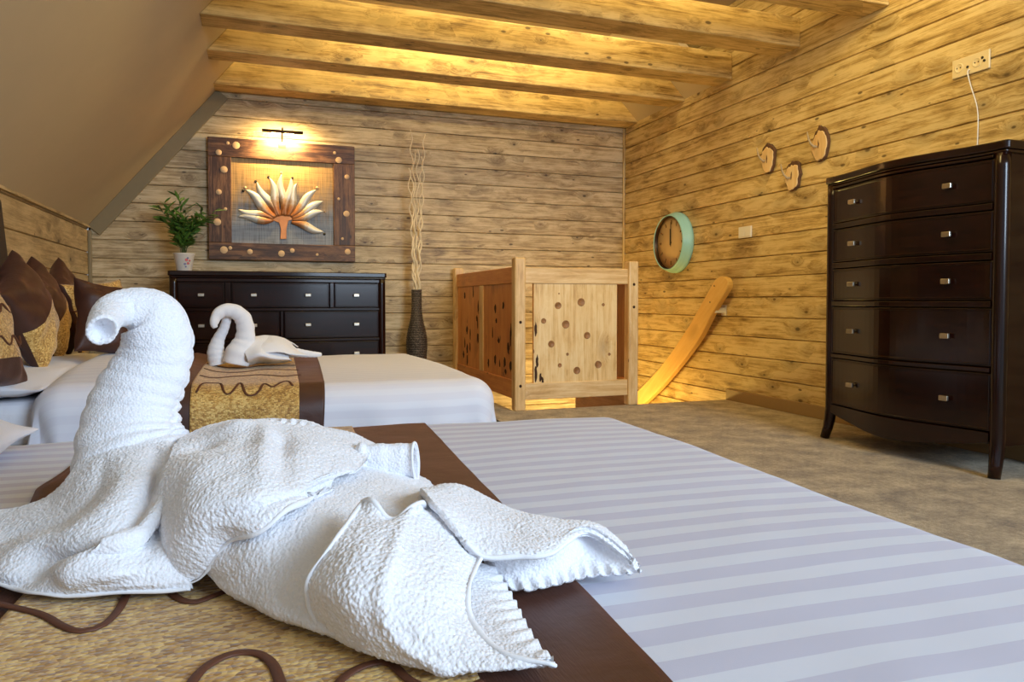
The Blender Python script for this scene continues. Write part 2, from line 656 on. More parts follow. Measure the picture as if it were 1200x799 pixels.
mb = MB()
mb.box(XL - .1, XR + .05, -1.4, 4.57, -.25, 0)
mb.box(XL - .1, 1.635, 4.57, YB + .05, -.25, 0)
fl = tag(mb.build('floor', M['carpet'], own=False), kind='structure')

# sloping plaster on the left, flat plaster above the beams, small slope on the right by the back wall
mb = MB()
x1 = slope_x(ZC)
mb.hexa([(XL, -1.4, KNEE), (XL - .1, -1.4, KNEE + .08), (XL, YB, KNEE), (XL - .1, YB, KNEE + .08),
         (x1, -1.4, ZC), (x1 - .1, -1.4, ZC + .08), (x1, YB, ZC), (x1 - .1, YB, ZC + .08)])
mb.box(x1 - .1, XR + .1, -1.4, YB, ZC, ZC + .08)
mb.hexa([(XR, 4.80, 2.405), (XR, 4.80, 2.5), (XR, YB, 2.405), (XR, YB, 2.5),
         (XR - .55, 4.80, ZC), (XR - .5, 4.80, ZC), (XR - .55, YB, ZC), (XR - .5, YB, ZC)])
ce = tag(mb.build('ceiling', M['plaster'], own=False), kind='structure')

# painted trim following the slope on the back wall, and in the corners
mb = MB()
nx, nz = SL / math.hypot(1, SL), -1 / math.hypot(1, SL)   # towards the room, square to the slope
w = .105
zt = 2.41
mb.hexa([(XL, YB - .02, KNEE), (XL + nx * w, YB - .02, KNEE + nz * w), (XL, YB + .01, KNEE), (XL + nx * w, YB + .01, KNEE + nz * w),
         (slope_x(zt), YB - .02, zt), (slope_x(zt) + nx * w, YB - .02, zt + nz * w), (slope_x(zt), YB + .01, zt), (slope_x(zt) + nx * w, YB + .01, zt + nz * w)])
tag(mb.build('trim_1', M['trim'], own=False, bevel=.004), kind='structure')
mb = MB(); mb.box(XL, XL + .025, YB - .025, YB, 0, KNEE - .03, grain='z')
tag(mb.build('trim_2', M['trim'], own=False, bevel=.006), kind='structure')
mb = MB(); mb.box(XR - .022, XR, YB - .022, YB, -1.5, 2.39, grain='z')
tag(mb.build('trim_3', M['plank_right'], own=False, bevel=.008), kind='structure')
mb = MB(); mb.box(XL, XL + .018, -1.4, YB, KNEE - .012, KNEE + .004, grain='y')
tag(mb.build('trim_4', M['plank_left'], own=False), kind='structure')
mb = MB(); mb.box(XR - .016, XR + .001, -1.4, 4.565, 0, .083, grain='y')
tag(mb.build('baseboard_right', M['base'], own=False, bevel=.004), kind='structure')

# stairs going down behind the balustrade
mb = MB()
for k in range(7):
    y0 = 4.58 + k * .23
    mb.box(2.58, XR - .005, y0, y0 + .26, -.22 - .19 * k, -.18 - .19 * k, grain='x')
    mb.box(2.58, XR - .005, y0 + .235, y0 + .255, -.41 - .19 * k, -.20 - .19 * k, grain='x')
mb.box(1.64, 2.56, 4.58, YB - .01, -1.45, -1.4, grain='x')
st = tag(mb.build('stair_flight', M['rail'], own=False), kind='structure')

# ------------------------------------------------------------------ ceiling beams
bl = ['thick pine ceiling beam closest to the back wall, ending in the far corner',
      'pine ceiling beam second from the back wall, ending at the small plaster slope',
      'pine ceiling beam third from the back wall, its lower edge above the picture lamp',
      'pine ceiling beam fourth from the back wall, ending above the wall hooks',
      'pine ceiling beam nearest the viewer, only its end seen at the top edge']
for k, y in enumerate((5.95, 5.17, 4.54, 3.83, 3.13)):
    mb = MB()
    d = .205
    zb, zt = 2.39, 2.58
    xb, xt = slope_x(zb), slope_x(zt)
    mb.hexa([(xb, y, zb), (XR, y, zb), (xb, y + d, zb), (XR, y + d, zb), (xt, y, zt), (XR, y, zt), (xt, y + d, zt), (XR, y + d, zt)])
    tag(mb.build('ceiling_beam', M['beam'], bevel=.006), bl[k], 'beam', 'pine ceiling beams', 'thing')

# ------------------------------------------------------------------ chests of drawers
def cabinet(name, loc, label, W, D, H, zb, rows, bow, xf, post=.03, foot=.032):
    root = empty(name, loc, label, 'chest of drawers')
    def fr(x):                      # front line: serpentine, negative is towards the room
        t = (x - W / 2) / (W / 2)
        return -bow * (.5 + .5 * math.cos(PI * max(-1, min(1, t * 1.02))))
    def curved(x0, x1, z0, z1, o0, o1, n=28, mb=None, zf=None, grain='x'):
        mb = mb or MB()
        V, Fc = [], []
        for i in range(n + 1):
            x = x0 + (x1 - x0) * i / n
            za = zf(x) if zf else z0
            V += [(x, fr(x) + o0, za), (x, fr(x) + o1, za), (x, fr(x) + o0, z1), (x, fr(x) + o1, z1)]
        for i in range(n):
            a, b = 4 * i, 4 * i + 4
            Fc += [(a, b, b + 2, a + 2), (a + 1, a + 3, b + 3, b + 1), (a + 2, b + 2, b + 3, a + 3), (a, a + 1, b + 1, b)]
        Fc += [(0, 2, 3, 1), (4 * n, 4 * n + 1, 4 * n + 3, 4 * n + 2)]
        return mb.add(V, Fc, 0, grain, False)
    # carcass: sides, back, bottom
    b = MB()
    b.box(0.012, .03, .02, D, zb, H - .04, grain='z')
    b.box(W - .03, W - .012, .02, D, zb, H - .04, grain='z')
    b.box(.03, W - .03, D - .012, D, zb, H - .04)
    b.box(.03, W - .03, .03, D - .012, zb, zb + .015)
    b.box(.03, W - .03, .045, .055, zb + .015, H - .045)
    b.build('carcass', M['dark'], root, .002, xf=xf)
    # top slab with moulded edge
    t = MB()
    n = 36
    for (z0, z1, ov) in ((H - .036, H, .012), (H - .05, H - .036, .004)):
        poly = [(-ov, -ov + .012)] + [(x, fr(x) - ov) for x in np.linspace(.0, W, n)] + [(W + ov, -ov + .012), (W + ov, D), (-ov, D)]
        t.prism(poly, z0, z1, 'z')
    t.build('top', M['dark'], root, .006, 3, xf=xf)
    # corner posts running down into sabre feet
    for sx in (0, 1):
        px = post * .9 if sx == 0 else W - post * .9
        sg = -1 if sx == 0 else 1
        pts, rad = [], []
        for q in np.linspace(0, 1, 26):
            z = (H - .05) * (1 - q)
            fl_ = max(0, (zb + .06 - z) / (zb + .06)) ** 2
            pts.append((px + sg * fl_ * foot * .35, .015 - fl_ * foot, z))
            rad.append(post * (1 - .22 * min(1, fl_ * 1.2)))
        m = MB(); m.tube(pts, rad, 20, grain='z', up=(0, -1, 0))
        m.build('leg', M['dark'], root, xf=xf)
        m = MB(); m.tube([(px, D - .03, zb + .05), (px + sg * .004, D - .02, zb * .4), (px + sg * foot * .3, D - .012, 0)], [.026, .022, .02], 14)
        m.build('leg', M['dark'], root, xf=xf)
    # rails between the rows and the shaped apron
    r = MB()
    zs = [rows[0][1] + .0] + [None]
    r_edges = [(H - .05, rows[0][1])] + [(rows[i][0], rows[i + 1][1]) for i in range(len(rows) - 1)]
    for (za, zb_) in r_edges:
        curved(post * 1.6, W - post * 1.6, zb_ + .004, za - .004, -.012, .02, mb=r)
    for (z0, z1, ds) in rows:
        for i in range(len(ds) - 1):
            xa, xb = ds[i][1] + .005, ds[i + 1][0] - .005
            curved(xa, xb, z0 - .002, z1 + .002, -.012, .02, n=3, mb=r, grain='z')
    r.build('rail', M['dark'], root, .003, xf=xf)
    ap = MB()
    zl = rows[-1][0] - .004
    curved(post * 1.6, W - post * 1.6, 0, zl, -.012, .012, n=48, mb=ap,
           zf=lambda x: zb + .005 - .05 * (.5 + .5 * math.cos(2 * PI * (x - W / 2) / W * .95)) + .03 * (1 - min(1, min(x, W - x) / (.16 * W))) ** 2)
    ap.build('apron', M['dark'], root, .002, xf=xf)
    for (z0, z1, ds) in rows:
        for (x0, x1, kn) in ds:
            m = MB()
            curved(x0, x1, z0, z1, -.006, .02, mb=m, n=26)
            dr = m.build('drawer', M['dark'], root, .004, 2, xf=xf)
            # raised bead round the drawer front
            q = MB()
            e = .006
            curved(x0 + e, x1 - e, z1 - .013, z1 - .007, -.009, -.004, mb=q)
            curved(x0 + e, x1 - e, z0 + .007, z0 + .013, -.009, -.004, mb=q)
            curved(x0 + e, x0 + e + .006, z0 + .007, z1 - .007, -.009, -.004, n=2, mb=q, grain='z')
            curved(x1 - e - .006, x1 - e, z0 + .007, z1 - .007, -.009, -.004, n=2, mb=q, grain='z')
            q.build('bead', M['dark'], dr, .0015, 1, xf=xf)
            for kx in kn:
                k_ = MB()
                zc = (z0 + z1) / 2
                f0 = fr(kx) - .006
                k_.tube([(kx, f0 + .002, zc), (kx, f0 - .016, zc)], [.007, .006], 12, grain='y')
                k_.box(kx - .021, kx + .021, f0 - .028, f0 - .014, zc - .0115, zc + .0115)
                tag(k_.build('knob', M['nickel'], dr, .003, 2, xf=xf), 'brushed nickel knob')
    return root


# tall chest against the right wall (faces -X)
T = Matrix(((0, 1, 0, 2.915), (-1, 0, 0, 3.115), (0, 0, 1, 0), (0, 0, 0, 1)))
Wc = .985
cabinet('tall_chest', (3.1, 2.62, 0), 'tall dark mahogany chest of five drawers against the boarded right wall', Wc, .40, 1.405, .13,
        [(1.155, 1.335, [(.045, Wc - .045, (.228, .762))]), (.948, 1.120, [(.045, Wc - .045, (.228, .762))]),
         (.745, .911, [(.045, Wc - .045, (.228, .762))]), (.464, .711, [(.045, Wc - .045, (.228, .762))]),
         (.190, .436, [(.045, Wc - .045, (.228, .762))])], .075, T)
# low dresser along the back wall (faces -Y)
T = Matrix(((1, 0, 0, -.578), (0, 1, 0, 5.655), (0, 0, 1, 0), (0, 0, 0, 1)))
rows = []
k1, k2, k3, k4 = .207, .565, .947, 1.307
rows.append((.694, .878, [(.052, .363, (k1,)), (.411, 1.104, (k2, k3)), (1.144, 1.48, (k4,))]))
for (a, b) in ((.462, .666), (.25, .434), (.12, .226)):
    rows.append((a, b, [(.052, .744, (k1, k2)), (.776, 1.48, (k3, k4))]))
cabinet('low_dresser', (.19, 5.9, 0), 'long low black-brown dresser below the framed lotus picture', 1.533, .47, .96, .1, rows, .035, T)

# ------------------------------------------------------------------ beds
def ease(e, r):
    """offset (horizontal, drop) of cloth that runs e past an edge of radius r"""
    q = r * PI / 2
    if e <= 0:
        return 0.0, 0.0
    if e < q:
        return r * math.sin(e / r), r * (1 - math.cos(e / r))
    return r + .03 * (e - q), r + (e - q)


class Bed:
    def __init__(s, a0, a1, b0, b1, z, r, rot, piv, puff):
        s.a0, s.a1, s.b0, s.b1, s.z, s.r, s.rot, s.piv, s.puff = a0, a1, b0, b1, z, r, rot, piv, puff

    def tow(s, a, b, z):
        c, n = math.cos(s.rot), math.sin(s.rot)
        x, y = a - s.piv[0], b - s.piv[1]
        return Vector((s.piv[0] + c * x - n * y, s.piv[1] + n * x + c * y, z))

    def loc(s, p):
        c, n = math.cos(-s.rot), math.sin(-s.rot)
        x, y = p[0] - s.piv[0], p[1] - s.piv[1]
        return s.piv[0] + c * x - n * y, s.piv[1] + n * x + c * y

    def surf(s, a, b, off=0.0):
        ca, cb = min(max(a, s.a0), s.a1), min(max(b, s.b0), s.b1)
        ea, eb = a - ca, b - cb
        e = math.hypot(ea, eb)
        h, d = ease(e, s.r + off)
        da, db = (ea / e, eb / e) if e > 1e-9 else (0, 0)
        fold = 0
        if d > s.r * .5:
            run = (a if abs(eb) > abs(ea) else b)
            k = min(1, (d - s.r * .5) / .15)
            fold = k * (.012 * math.sin(run * 11 + 2 * math.sin(run * 4.3)) + .006 * math.sin(run * 29 + 1))
        h += fold
        z = s.z + s.puff(ca, cb) + off - d
        z += .004 * mnoise.noise(Vector((a * 4, b * 4, s.z * 9))) + .001 * mnoise.noise(Vector((a * 13, b * 15, 3)))
        return s.tow(ca + da * h, cb + db * h, z)

    def sheet(s, aL, aR, bs, na, off=0.0):
        G, W = [], []
        for b in bs:
            l, r = aL(b), aR(b)
            row = []
            for i in range(na):
                a = l + (r - l) * i / (na - 1)
                row.append(s.surf(a, b, off))
                W.append((a, b, 0))
            G.append(row)
        return G, W


def puff1(a, b):
    v = .006 * math.exp(-((a - .6) / .3) ** 2) * math.sin(max(0, min(1, (b + .3) / 2.0)) * PI)
    return v


def puff2(a, b):
    v = .010 * math.sin(max(0, min(1, (b - 2.75) / 1.45)) * PI)
    k = max(0, min(1, (-.10 - a) / .3))
    k = k * k * (3 - 2 * k)
    return v + .07 * k * math.sin(max(0, min(1, (b - 2.68) / 1.6)) * PI) ** .5


BED1 = Bed(-.78, .80, -.28, 1.675, .442, .10, -.055, (.6, .9), puff1)
BED2 = Bed(-.60, .80, 2.79, 4.17, .435, .11, 0.0, (0, 3.4), puff2)


def make_bed(B, loc, label, head):
    root = empty('bed', loc, label, 'bed', 'white striped hotel beds')
    # dark divan base
    m = MB()
    a0, a1, b0, b1 = -1.08, B.a1 + (.065 if B is BED1 else .165), B.b0 - .02, B.b1 + .02
    c = [B.tow(a, b, 0) for a, b in ((a0, b0), (a1, b0), (a0, b1), (a1, b1))]
    m.hexa([(p.x, p.y, .07) for p in c] + [(p.x, p.y, .24) for p in c])
    m.build('base', M['black'], root, .01)
    for a in (a0 + .08, a1 - .08):
        for b in (b0 + .08, b1 - .08):
            p = B.tow(a, b, 0)
            l = MB(); l.lathe([(.022, 0), (.025, .01), (.03, .075)], (p.x, p.y, 0), n=16)
            l.build('leg', M['black'], root)
    m = MB()
    a0, a1 = -1.08, B.a1 - .01
    c = [B.tow(a, b, 0) for a, b in ((a0, B.b0 + .01), (a1, B.b0 + .01), (a0, B.b1 - .01), (a1, B.b1 - .01))]
    m.hexa([(p.x, p.y, .24) for p in c] + [(p.x, p.y, B.z - .03) for p in c])
    m.build('mattress', M['linen'], root, .04, 4)
    # duvet
    hang = .30
    bs = np.linspace(B.b0 - hang, B.b1 + hang, 190)
    G, W = B.sheet(lambda b: B.a0 - (.03 if B is BED1 else .24), lambda b: B.a1 + hang, bs, 170)
    m = MB(); m.grid(G, 0, wuv=W)
    o = m.build('duvet', M['duvet'] if B is BED1 else M['duvet_far'], root)
    sd = o.modifiers.new('thick', 'SOLIDIFY'); sd.thickness = .02; sd.offset = -1
    if head:
        h = MB()
        h.prism(head, -1.165, -1.105, 'x', grain='y')
        h.build('headboard', M['leather'], root, .02, 3)
    return root


make_bed(BED1, (0, .7, 0), 'large bed in front with white striped duvet under the big towel swan',
         [(-.3, .1), (1.72, .1), (1.68, .92), (-.28, .92)])
make_bed(BED2, (0, 3.47, 0), 'far bed with white duvet standing in front of the low dresser',
         [(2.80, .1), (4.12, .1), (4.06, .90), (3.96, 1.22), (2.98, 1.22), (2.86, .90)])


def runner(B, label, brownL, brownR, tanL, tanR, b0, b1, lines, name='bed_runner'):
    root = empty(name, B.tow((brownL(b0) + brownR(b0)) / 2, (b0 + b1) / 2, B.z), label, 'bed runner', 'brown and gold bed runners')
    bs = np.linspace(b0, b1, 170)
    G, W = B.sheet(brownL, brownR, bs, 60, .005)
    m = MB(); m.grid(G, 0, wuv=W)
    o = m.build('satin_cloth', M['satin'], root)
    sd = o.modifiers.new('thick', 'SOLIDIFY'); sd.thickness = .003; sd.offset = -1
    G, W = B.sheet(tanL, tanR, bs, 60, .0085)
    m = MB(); m.grid(G, 0, wuv=W)
    o = m.build('woven_panel', M['tan'], root)
    tag(o, 'gold brown woven middle panel')
    sd = o.modifiers.new('thick', 'SOLIDIFY'); sd.thickness = .0025; sd.offset = -1
    for ln, r in lines:
        P = cr([(a, b, 0) for a, b in ln], 70)
        m = MB(); m.tube([B.surf(p[0], p[1], .0098) for p in P], r, 8, flat=.38, up=(0, 0, 1))
        tag(m.build('embroidery', M['cord'], root), 'wavy brown cord stitched on')
    return root


def lp(B, pts, z=.457):
    return [B.loc(at(x, y, Z=z)) for x, y in pts]


def lin(p, q):
    return lambda b: p[0] + (q[0] - p[0]) * (b - p[1]) / (q[1] - p[1])


e1 = [B for B in (lp(BED1, [(500, 493), (800, 799)]), lp(BED1, [(415, 500), (570, 799)]), lp(BED1, [(0, 755), (65, 690)]), lp(BED1, [(0, 690), (90, 540)]))]
lines1 = [
    (lp(BED1, [(-60, 690), (-10, 700), (45, 712), (72, 726), (95, 732), (122, 724), (140, 706), (149, 690), (165, 676), (190, 680), (208, 694), (228, 699), (252, 691), (275, 684), (300, 690), (325, 705), (350, 716), (376, 720), (400, 705), (440, 700)]), .0042),
    (lp(BED1, [(205, 830), (222, 797), (240, 776), (268, 761), (298, 758), (318, 769), (330, 797), (340, 830)]), .0045),
    (lp(BED1, [(380, 830), (392, 797), (412, 778), (438, 768), (458, 769), (478, 786), (505, 798), (540, 800), (565, 790)]), .0042),
]
rt1 = lin(*e1[1])
tl1 = lin((-.215, .70), (-.20, 1.65))
runner(BED1, 'brown satin runner with gold panel under the big swan on the front bed',
       lambda b: -.262 - .085 * min(1, max(0, (b - .85) / .4)), lin(*e1[0]), tl1, rt1, -.28, 1.685 + .2, lines1)


def wave2(y0, amp, ph):
    return [(a, y0 + amp * math.sin((a + ph) * 22) + .3 * amp * math.sin(a * 47 + ph), 0)[:2] for a in np.linspace(-.2, .165, 22)]


def skirt(seq, b0):
    return seq


lines2 = [(wave2(2.98, .035, .1), .0045), (wave2(3.16, .03, .3), .0045), (wave2(3.36, .03, .0), .0045)]
# the long wavy cord on the near drop of the runner
q = []
for (x, y) in [(229, 465), (236, 455), (245, 450), (256, 451), (262, 461), (269, 463), (276, 456), (281, 450), (287, 462), (296, 465), (304, 460), (310, 453), (320, 456), (330, 452), (338, 450), (344, 455)]:
    p = at(x, y, Y=2.675)
    # distance along the cloth below the edge
    d = BED2.z + .0085 - p.z
    r = BED2.r + .0085
    e = r * PI / 2 + (d - r) if d > r else r * math.acos(max(-1, min(1, 1 - d / r)))
    q.append((p.x, BED2.b0 - e))
lines2.append((q, .0045))
runner(BED2, 'brown satin runner with gold panel across the far bed under the small swan',
       lambda b: -.31 + .02 * (b - 2.7), lambda b: .235 + .055 * (b - 2.7), lambda b: -.215 + .012 * (b - 2.7), lambda b: .145 + .03 * (b - 2.7),
       2.765 - .29, 4.19 + .2, lines2)


# ------------------------------------------------------------------ pillows and cushions
def pillow_mesh(mb, c, w, h, t, ex, ey, ez, band=None, n=40, pinch=.11, seed=0, wr=.012, power=.45, ax='u'):
    """ex: width axis, ey: height axis, ez: facing axis."""
    ex, ey, ez, c = Vector(ex).normalized(), Vector(ey).normalized(), Vector(ez).normalized(), Vector(c)
    for side in (1, -1):
        G = []
        for i in range(n + 1):
            row = []
            for j in range(n + 1):
                u, v = -1 + 2 * j / n, -1 + 2 * i / n
                u, v = math.sin(u * PI / 2), math.sin(v * PI / 2)
                x = w / 2 * u * (1 - pinch * (1 - v * v) * abs(u))
                y = h / 2 * v * (1 - pinch * (1 - u * u) * abs(v))
                k = max(0, (1 - u ** 4) * (1 - v ** 4))
                k = max(0, (1 - u * u) * (1 - v * v)) ** power
                z = side * t / 2 * k
                rim = k * (1 - k) * 4
                z += side * wr * rim * mnoise.noise(Vector((u * 3.5 + seed, v * 3.5, side)))
                z += side * wr * .6 * rim * math.sin(6 * math.atan2(v, u) + seed)
                row.append(c + ex * x + ey * y + ez * z)
            G.append(row)
        bf = None
        if band and side == 1:
            lo, hi = band
            bf = lambda i, j: 1 if lo < math.sin((-1 + 2 * (j if ax == 'u' else i)) * PI / 2) < hi else 0
        mb.grid(G, 0, matf=bf, flip=(side == -1))


CROLL = .52


def cushion(c, size, yaw, lean, roll, label, band=(-.45, .45), t=.17, seed=0, squig=True, ax='u'):
    """stands on its lower edge, faces +X turned by yaw, leaning back by lean"""
    R = Matrix.Rotation(yaw, 3, 'Z') @ Matrix.Rotation(-lean, 3, 'Y') @ Matrix.Rotation(roll, 3, 'X')
    ex, ey, ez = R @ Vector((0, 1, 0)), R @ Vector((0, 0, 1)), R @ Vector((1, 0, 0))
    c = Vector(c)
    root = empty('cushion', c - Vector((0, 0, size * .45)), label, 'cushion', 'brown and gold cushions on the far bed')
    m = MB(); pillow_mesh(m, c, size, size, t, ex, ey, ez, band, seed=seed, ax=ax)
    m.build('cover', [M['satin'], M['tan']], root)
    if squig and band:
        for k in range(2):
            pts = []
            for u in np.linspace(band[0] + .02, band[1] - .02, 40):
                v = -.3 + .5 * k + .07 * math.sin(u * 16 + seed)
                kk = max(0, (1 - u * u) * (1 - v * v)) ** .45
                pts.append(c + ex * (size / 2 * u) + ey * (size / 2 * v) + ez * (t / 2 * kk + .001))
            m = MB(); m.tube(pts, .0035, 6)
            tag(m.build('embroidery', M['cord'], root), 'wavy brown cord stitched on')
    return root


cushion((-.845, 2.66, .655), .43, -.22, .30, 0, 'gold-fronted cushion cut off by the left edge of the photo', (-.6, 1.1), seed=1, ax='v')
cushion((-.83, 3.24, .70), .365, .0, .26, CROLL, 'dark brown cushion with a gold lower half, second from the left edge', (-1.1, .0), seed=2, ax='v', squig=False)
cushion((-.905, 3.80, .70), .375, .0, .26, CROLL, 'brown cushion with a tall pointed corner, gold showing low on its front', (-1.1, -.1), seed=3, ax='v', squig=False)
cushion((-.915, 4.19, .715), .37, .0, .14, CROLL, 'brown cushion furthest back by the wall, only its pointed top corner standing clear', None, seed=4)
cushion((-.585, 3.52, .66), .325, -.85, .30, -.18, 'plain brown cushion leaning on the bed behind the big swan head', None, seed=5)
cushion((-.745, 4.15, .67), .36, -.75, .3, .1, 'cushion with gold face peeking out above the big swan head', (-.95, .95), seed=6)

m = MB(); pillow_mesh(m, (-.680, 1.400, .482), .5, .60, .11, (1, -.05, 0), (.05, 1, 0), (0, 0, 1), seed=8, wr=.012, pinch=.04, power=.36)
tag(m.build('pillow', M['linen']), 'white pillow on the front bed, its corner showing at the left edge', 'pillow')
m = MB(); pillow_mesh(m, (-.90, 3.40, .45), .46, 1.34, .10, (1, .0, 0), (0, 1, 0), (0, 0, 1), seed=9, power=.3, pinch=.02)
tag(m.build('pillow', M['linen']), 'long flat white pillow on the far bed beneath the row of brown cushions', 'pillow')

# ------------------------------------------------------------------ towel swans
TEX = bpy.data.textures.new('terry_loops', 'CLOUDS')
TEX.noise_scale = .0032
TEX.noise_depth = 0
TEX2 = bpy.data.textures.new('towel_crumple', 'CLOUDS')
TEX2.noise_scale = .06
TEX2.noise_depth = 1


def terry_mods(o, thick=.006, loops=.004, crumple=.006, off=-1):
    loops *= .42
    if thick:
        sd = o.modifiers.new('thick', 'SOLIDIFY'); sd.thickness = thick; sd.offset = off
        sd.use_rim = True
    if crumple:
        d = o.modifiers.new('crumple', 'DISPLACE'); d.texture = TEX2; d.strength = crumple; d.mid_level = .5; d.texture_coords = 'GLOBAL'
    if loops:
        d = o.modifiers.new('loops', 'DISPLACE'); d.texture = TEX; d.strength = loops; d.mid_level = .5; d.texture_coords = 'LOCAL'


def face_cam(G):
    n = gnormals(G)
    c = np.array(CAM)
    return float((n * (c - G)).sum()) < 0


def towel_sheet(name, root, rows, nu, nv, fn=None, thick=.006, loops=.004, crumple=.005, hem=None, mat='terry', hr=.0026):
    nu, nv = int(nu * 1.4), int(nv * 1.4)
    G = loft(rows, nu, nv)
    if fn:
        n = gnormals(G)
        if face_cam(G):
            n = -n
        U, V = np.meshgrid(np.linspace(0, 1, nu), np.linspace(0, 1, nv))
        G = G + n * fn(U, V)[..., None]
    m = MB()
    m.grid([[tuple(p) for p in row] for row in G], flip=face_cam(G))
    o = m.build(name, M[mat], root, fix=False)
    terry_mods(o, thick, loops, crumple)
    for e in (hem or []):
        line = {'bottom': G[-1], 'top': G[0], 'left': G[:, 0], 'right': G[:, -1]}[e]
        h = MB(); h.tube([tuple(p) for p in line[::3]], hr, 8)
        ho = h.build('hem', M['hem'], o)
        terry_mods(ho, 0, 0, crumple)
    return o


def z_(pts):
    return [tuple(at(x, y, Z=z)) for x, y, z in pts]


def y_(pts):
    return [tuple(at(x, y, Y=Y)) for x, y, Y in pts]


def gauss(x, c, s):
    return np.exp(-((x - c) / s) ** 2)


sw = empty('towel_swan', at(160, 640, Z=.456), 'big white terry towel folded into a swan on the front bed', 'towel swan', 'towel swans')
ZB = .4605
# neck
path = [(172, 590, 78, 1.03), (160, 548, 70, 1.045), (153, 508, 57, 1.06), (161, 466, 48, 1.07), (180, 424, 42, 1.075), (185, 398, 39.5, 1.075),
        (179, 374, 36, 1.075), (163, 363, 27, 1.07), (144, 361, 22, 1.06), (127, 368, 20.5, 1.04), (121, 379, 19.5, 1.015), (120, 387, 18, .99)]
A = cr([tuple(at(x, y, Y=Y)) + (r * Y * .9 / F,) for x, y, r, Y in path], 150)
V = []
nn = 96
for i in range(len(A)):
    pass
mbn = MB()
verts, faces = [], []
prev = None
for i in range(len(A)):
    p = Vector(A[i][:3]); r = A[i][3]
    t = (Vector(A[min(i + 1, len(A) - 1)][:3]) - Vector(A[max(i - 1, 0)][:3])).normalized()
    side = FW.copy()
    a = (side - t * side.dot(t)).normalized()
    b = t.cross(a)
    s = i / (len(A) - 1)
    low = max(0, 1 - s / .72)
    for k in range(nn):
        th = 2 * PI * k / nn
        ph = s * 112 + 2.2 * math.sin(th + .5) + .9 * math.cos(th * 2)
        fold = .12 * low ** .7 * (abs(math.sin(ph / 2)) * 1.6 - 1.0) * (.65 + .35 * math.sin(th + 2)) * min(1, low * 6)
        seam = -.10 * math.exp(-((th - 4.35 - s * 1.0) / .10) ** 2) * (1 - s * .3)
        rr = r * (1 + fold + seam + .02 * mnoise.noise(Vector((s * 9, math.cos(th) * 1.5, math.sin(th) * 1.5))))
        verts.append(p + (a * math.cos(th) * .86 + b * math.sin(th)) * rr)
for i in range(len(A) - 1):
    for k in range(nn):
        faces.append((i * nn + k, i * nn + (k + 1) % nn, (i + 1) * nn + (k + 1) % nn, (i + 1) * nn + k))
# open rolled end: fold the rim back inside
L = len(A) - 1
pe = Vector(A[L][:3]); te = (Vector(A[L][:3]) - Vector(A[L - 2][:3])).normalized()
base = len(verts)
for st_, (sc, back) in enumerate(((.88, -.002), (.74, .004), (.55, .016), (.3, .02), (.05, .022))):
    for k in range(nn):
        q0 = verts[L * nn + k]
        verts.append(pe + (q0 - pe) * sc - te * back)
    o1 = base + st_ * nn
    o0 = L * nn if st_ == 0 else o1 - nn
    for k in range(nn):
        faces.append((o0 + k, o0 + (k + 1) % nn, o1 + (k + 1) % nn, o1 + k))
mbn.add(verts, faces)
nk = mbn.build('neck', M['terry'], sw)
terry_mods(nk, 0, .0045, .006)

# chest: the skirt of towel spreading from the neck to the hem on the left
rows = [
    y_([(112, 492, 1.11), (128, 500, 1.07), (153, 503, 1.05), (183, 497, 1.05), (206, 486, 1.09)]),
    z_([(84, 552, .533), (105, 566, .532), (148, 572, .538), (188, 553, .545), (226, 520, .555)]),
    z_([(45, 586, .500), (75, 612, .505), (125, 628, .51), (172, 610, .518), (225, 560, .532)]),
    z_([(-25, 602, .484), (40, 646, .486), (110, 664, .488), (165, 655, .492), (215, 620, .505)]),
    z_([(-85, 628, .472), (15, 674, .470), (95, 684, .470), (160, 685, .471), (222, 670, .475)]),
    z_([(-95, 634, ZB), (10, 688, ZB), (92, 694, ZB), (160, 695, ZB), (226, 690, ZB)]),
]


def chest_fn(U, V):
    k = np.clip((V - .15) / .35, 0, 1)
    end = np.clip((1 - V) / .12, 0, 1)
    r = -.011 * gauss(U, .60 + .03 * np.sin(V * 4), .04) + .012 * gauss(U, .72, .06) - .005 * gauss(U, .88, .06) + .008 * gauss(U, .47, .07) - .006 * gauss(U, .3, .05)
    return r * k * (.35 + .65 * end)


towel_sheet('chest', sw, rows, 220, 170, chest_fn, hem=['bottom'])

# lower body layer
rows = [
    z_([(205, 560, .50), (255, 520, .52), (320, 505, .54), (400, 512, .535), (500, 560, .49)]),
    z_([(215, 630, .50), (260, 595, .525), (320, 570, .54), (400, 545, .54), (512, 578, .51)]),
    z_([(232, 662, .48), (268, 645, .50), (315, 620, .52), (380, 590, .532), (490, 606, .515)]),
    z_([(248, 680, .468), (288, 682, .478), (330, 672, .49), (385, 645, .508), (450, 630, .51)]),
    z_([(258, 689, .462), (298, 708, .464), (340, 722, .468), (392, 735, .47), (455, 745, .475)]),
    z_([(262, 691, .457), (302, 713, .457), (342, 730, .457), (392, 748, .457), (455, 768, .457)]),
]
towel_sheet('body', sw, rows, 180, 170, crumple=.007)

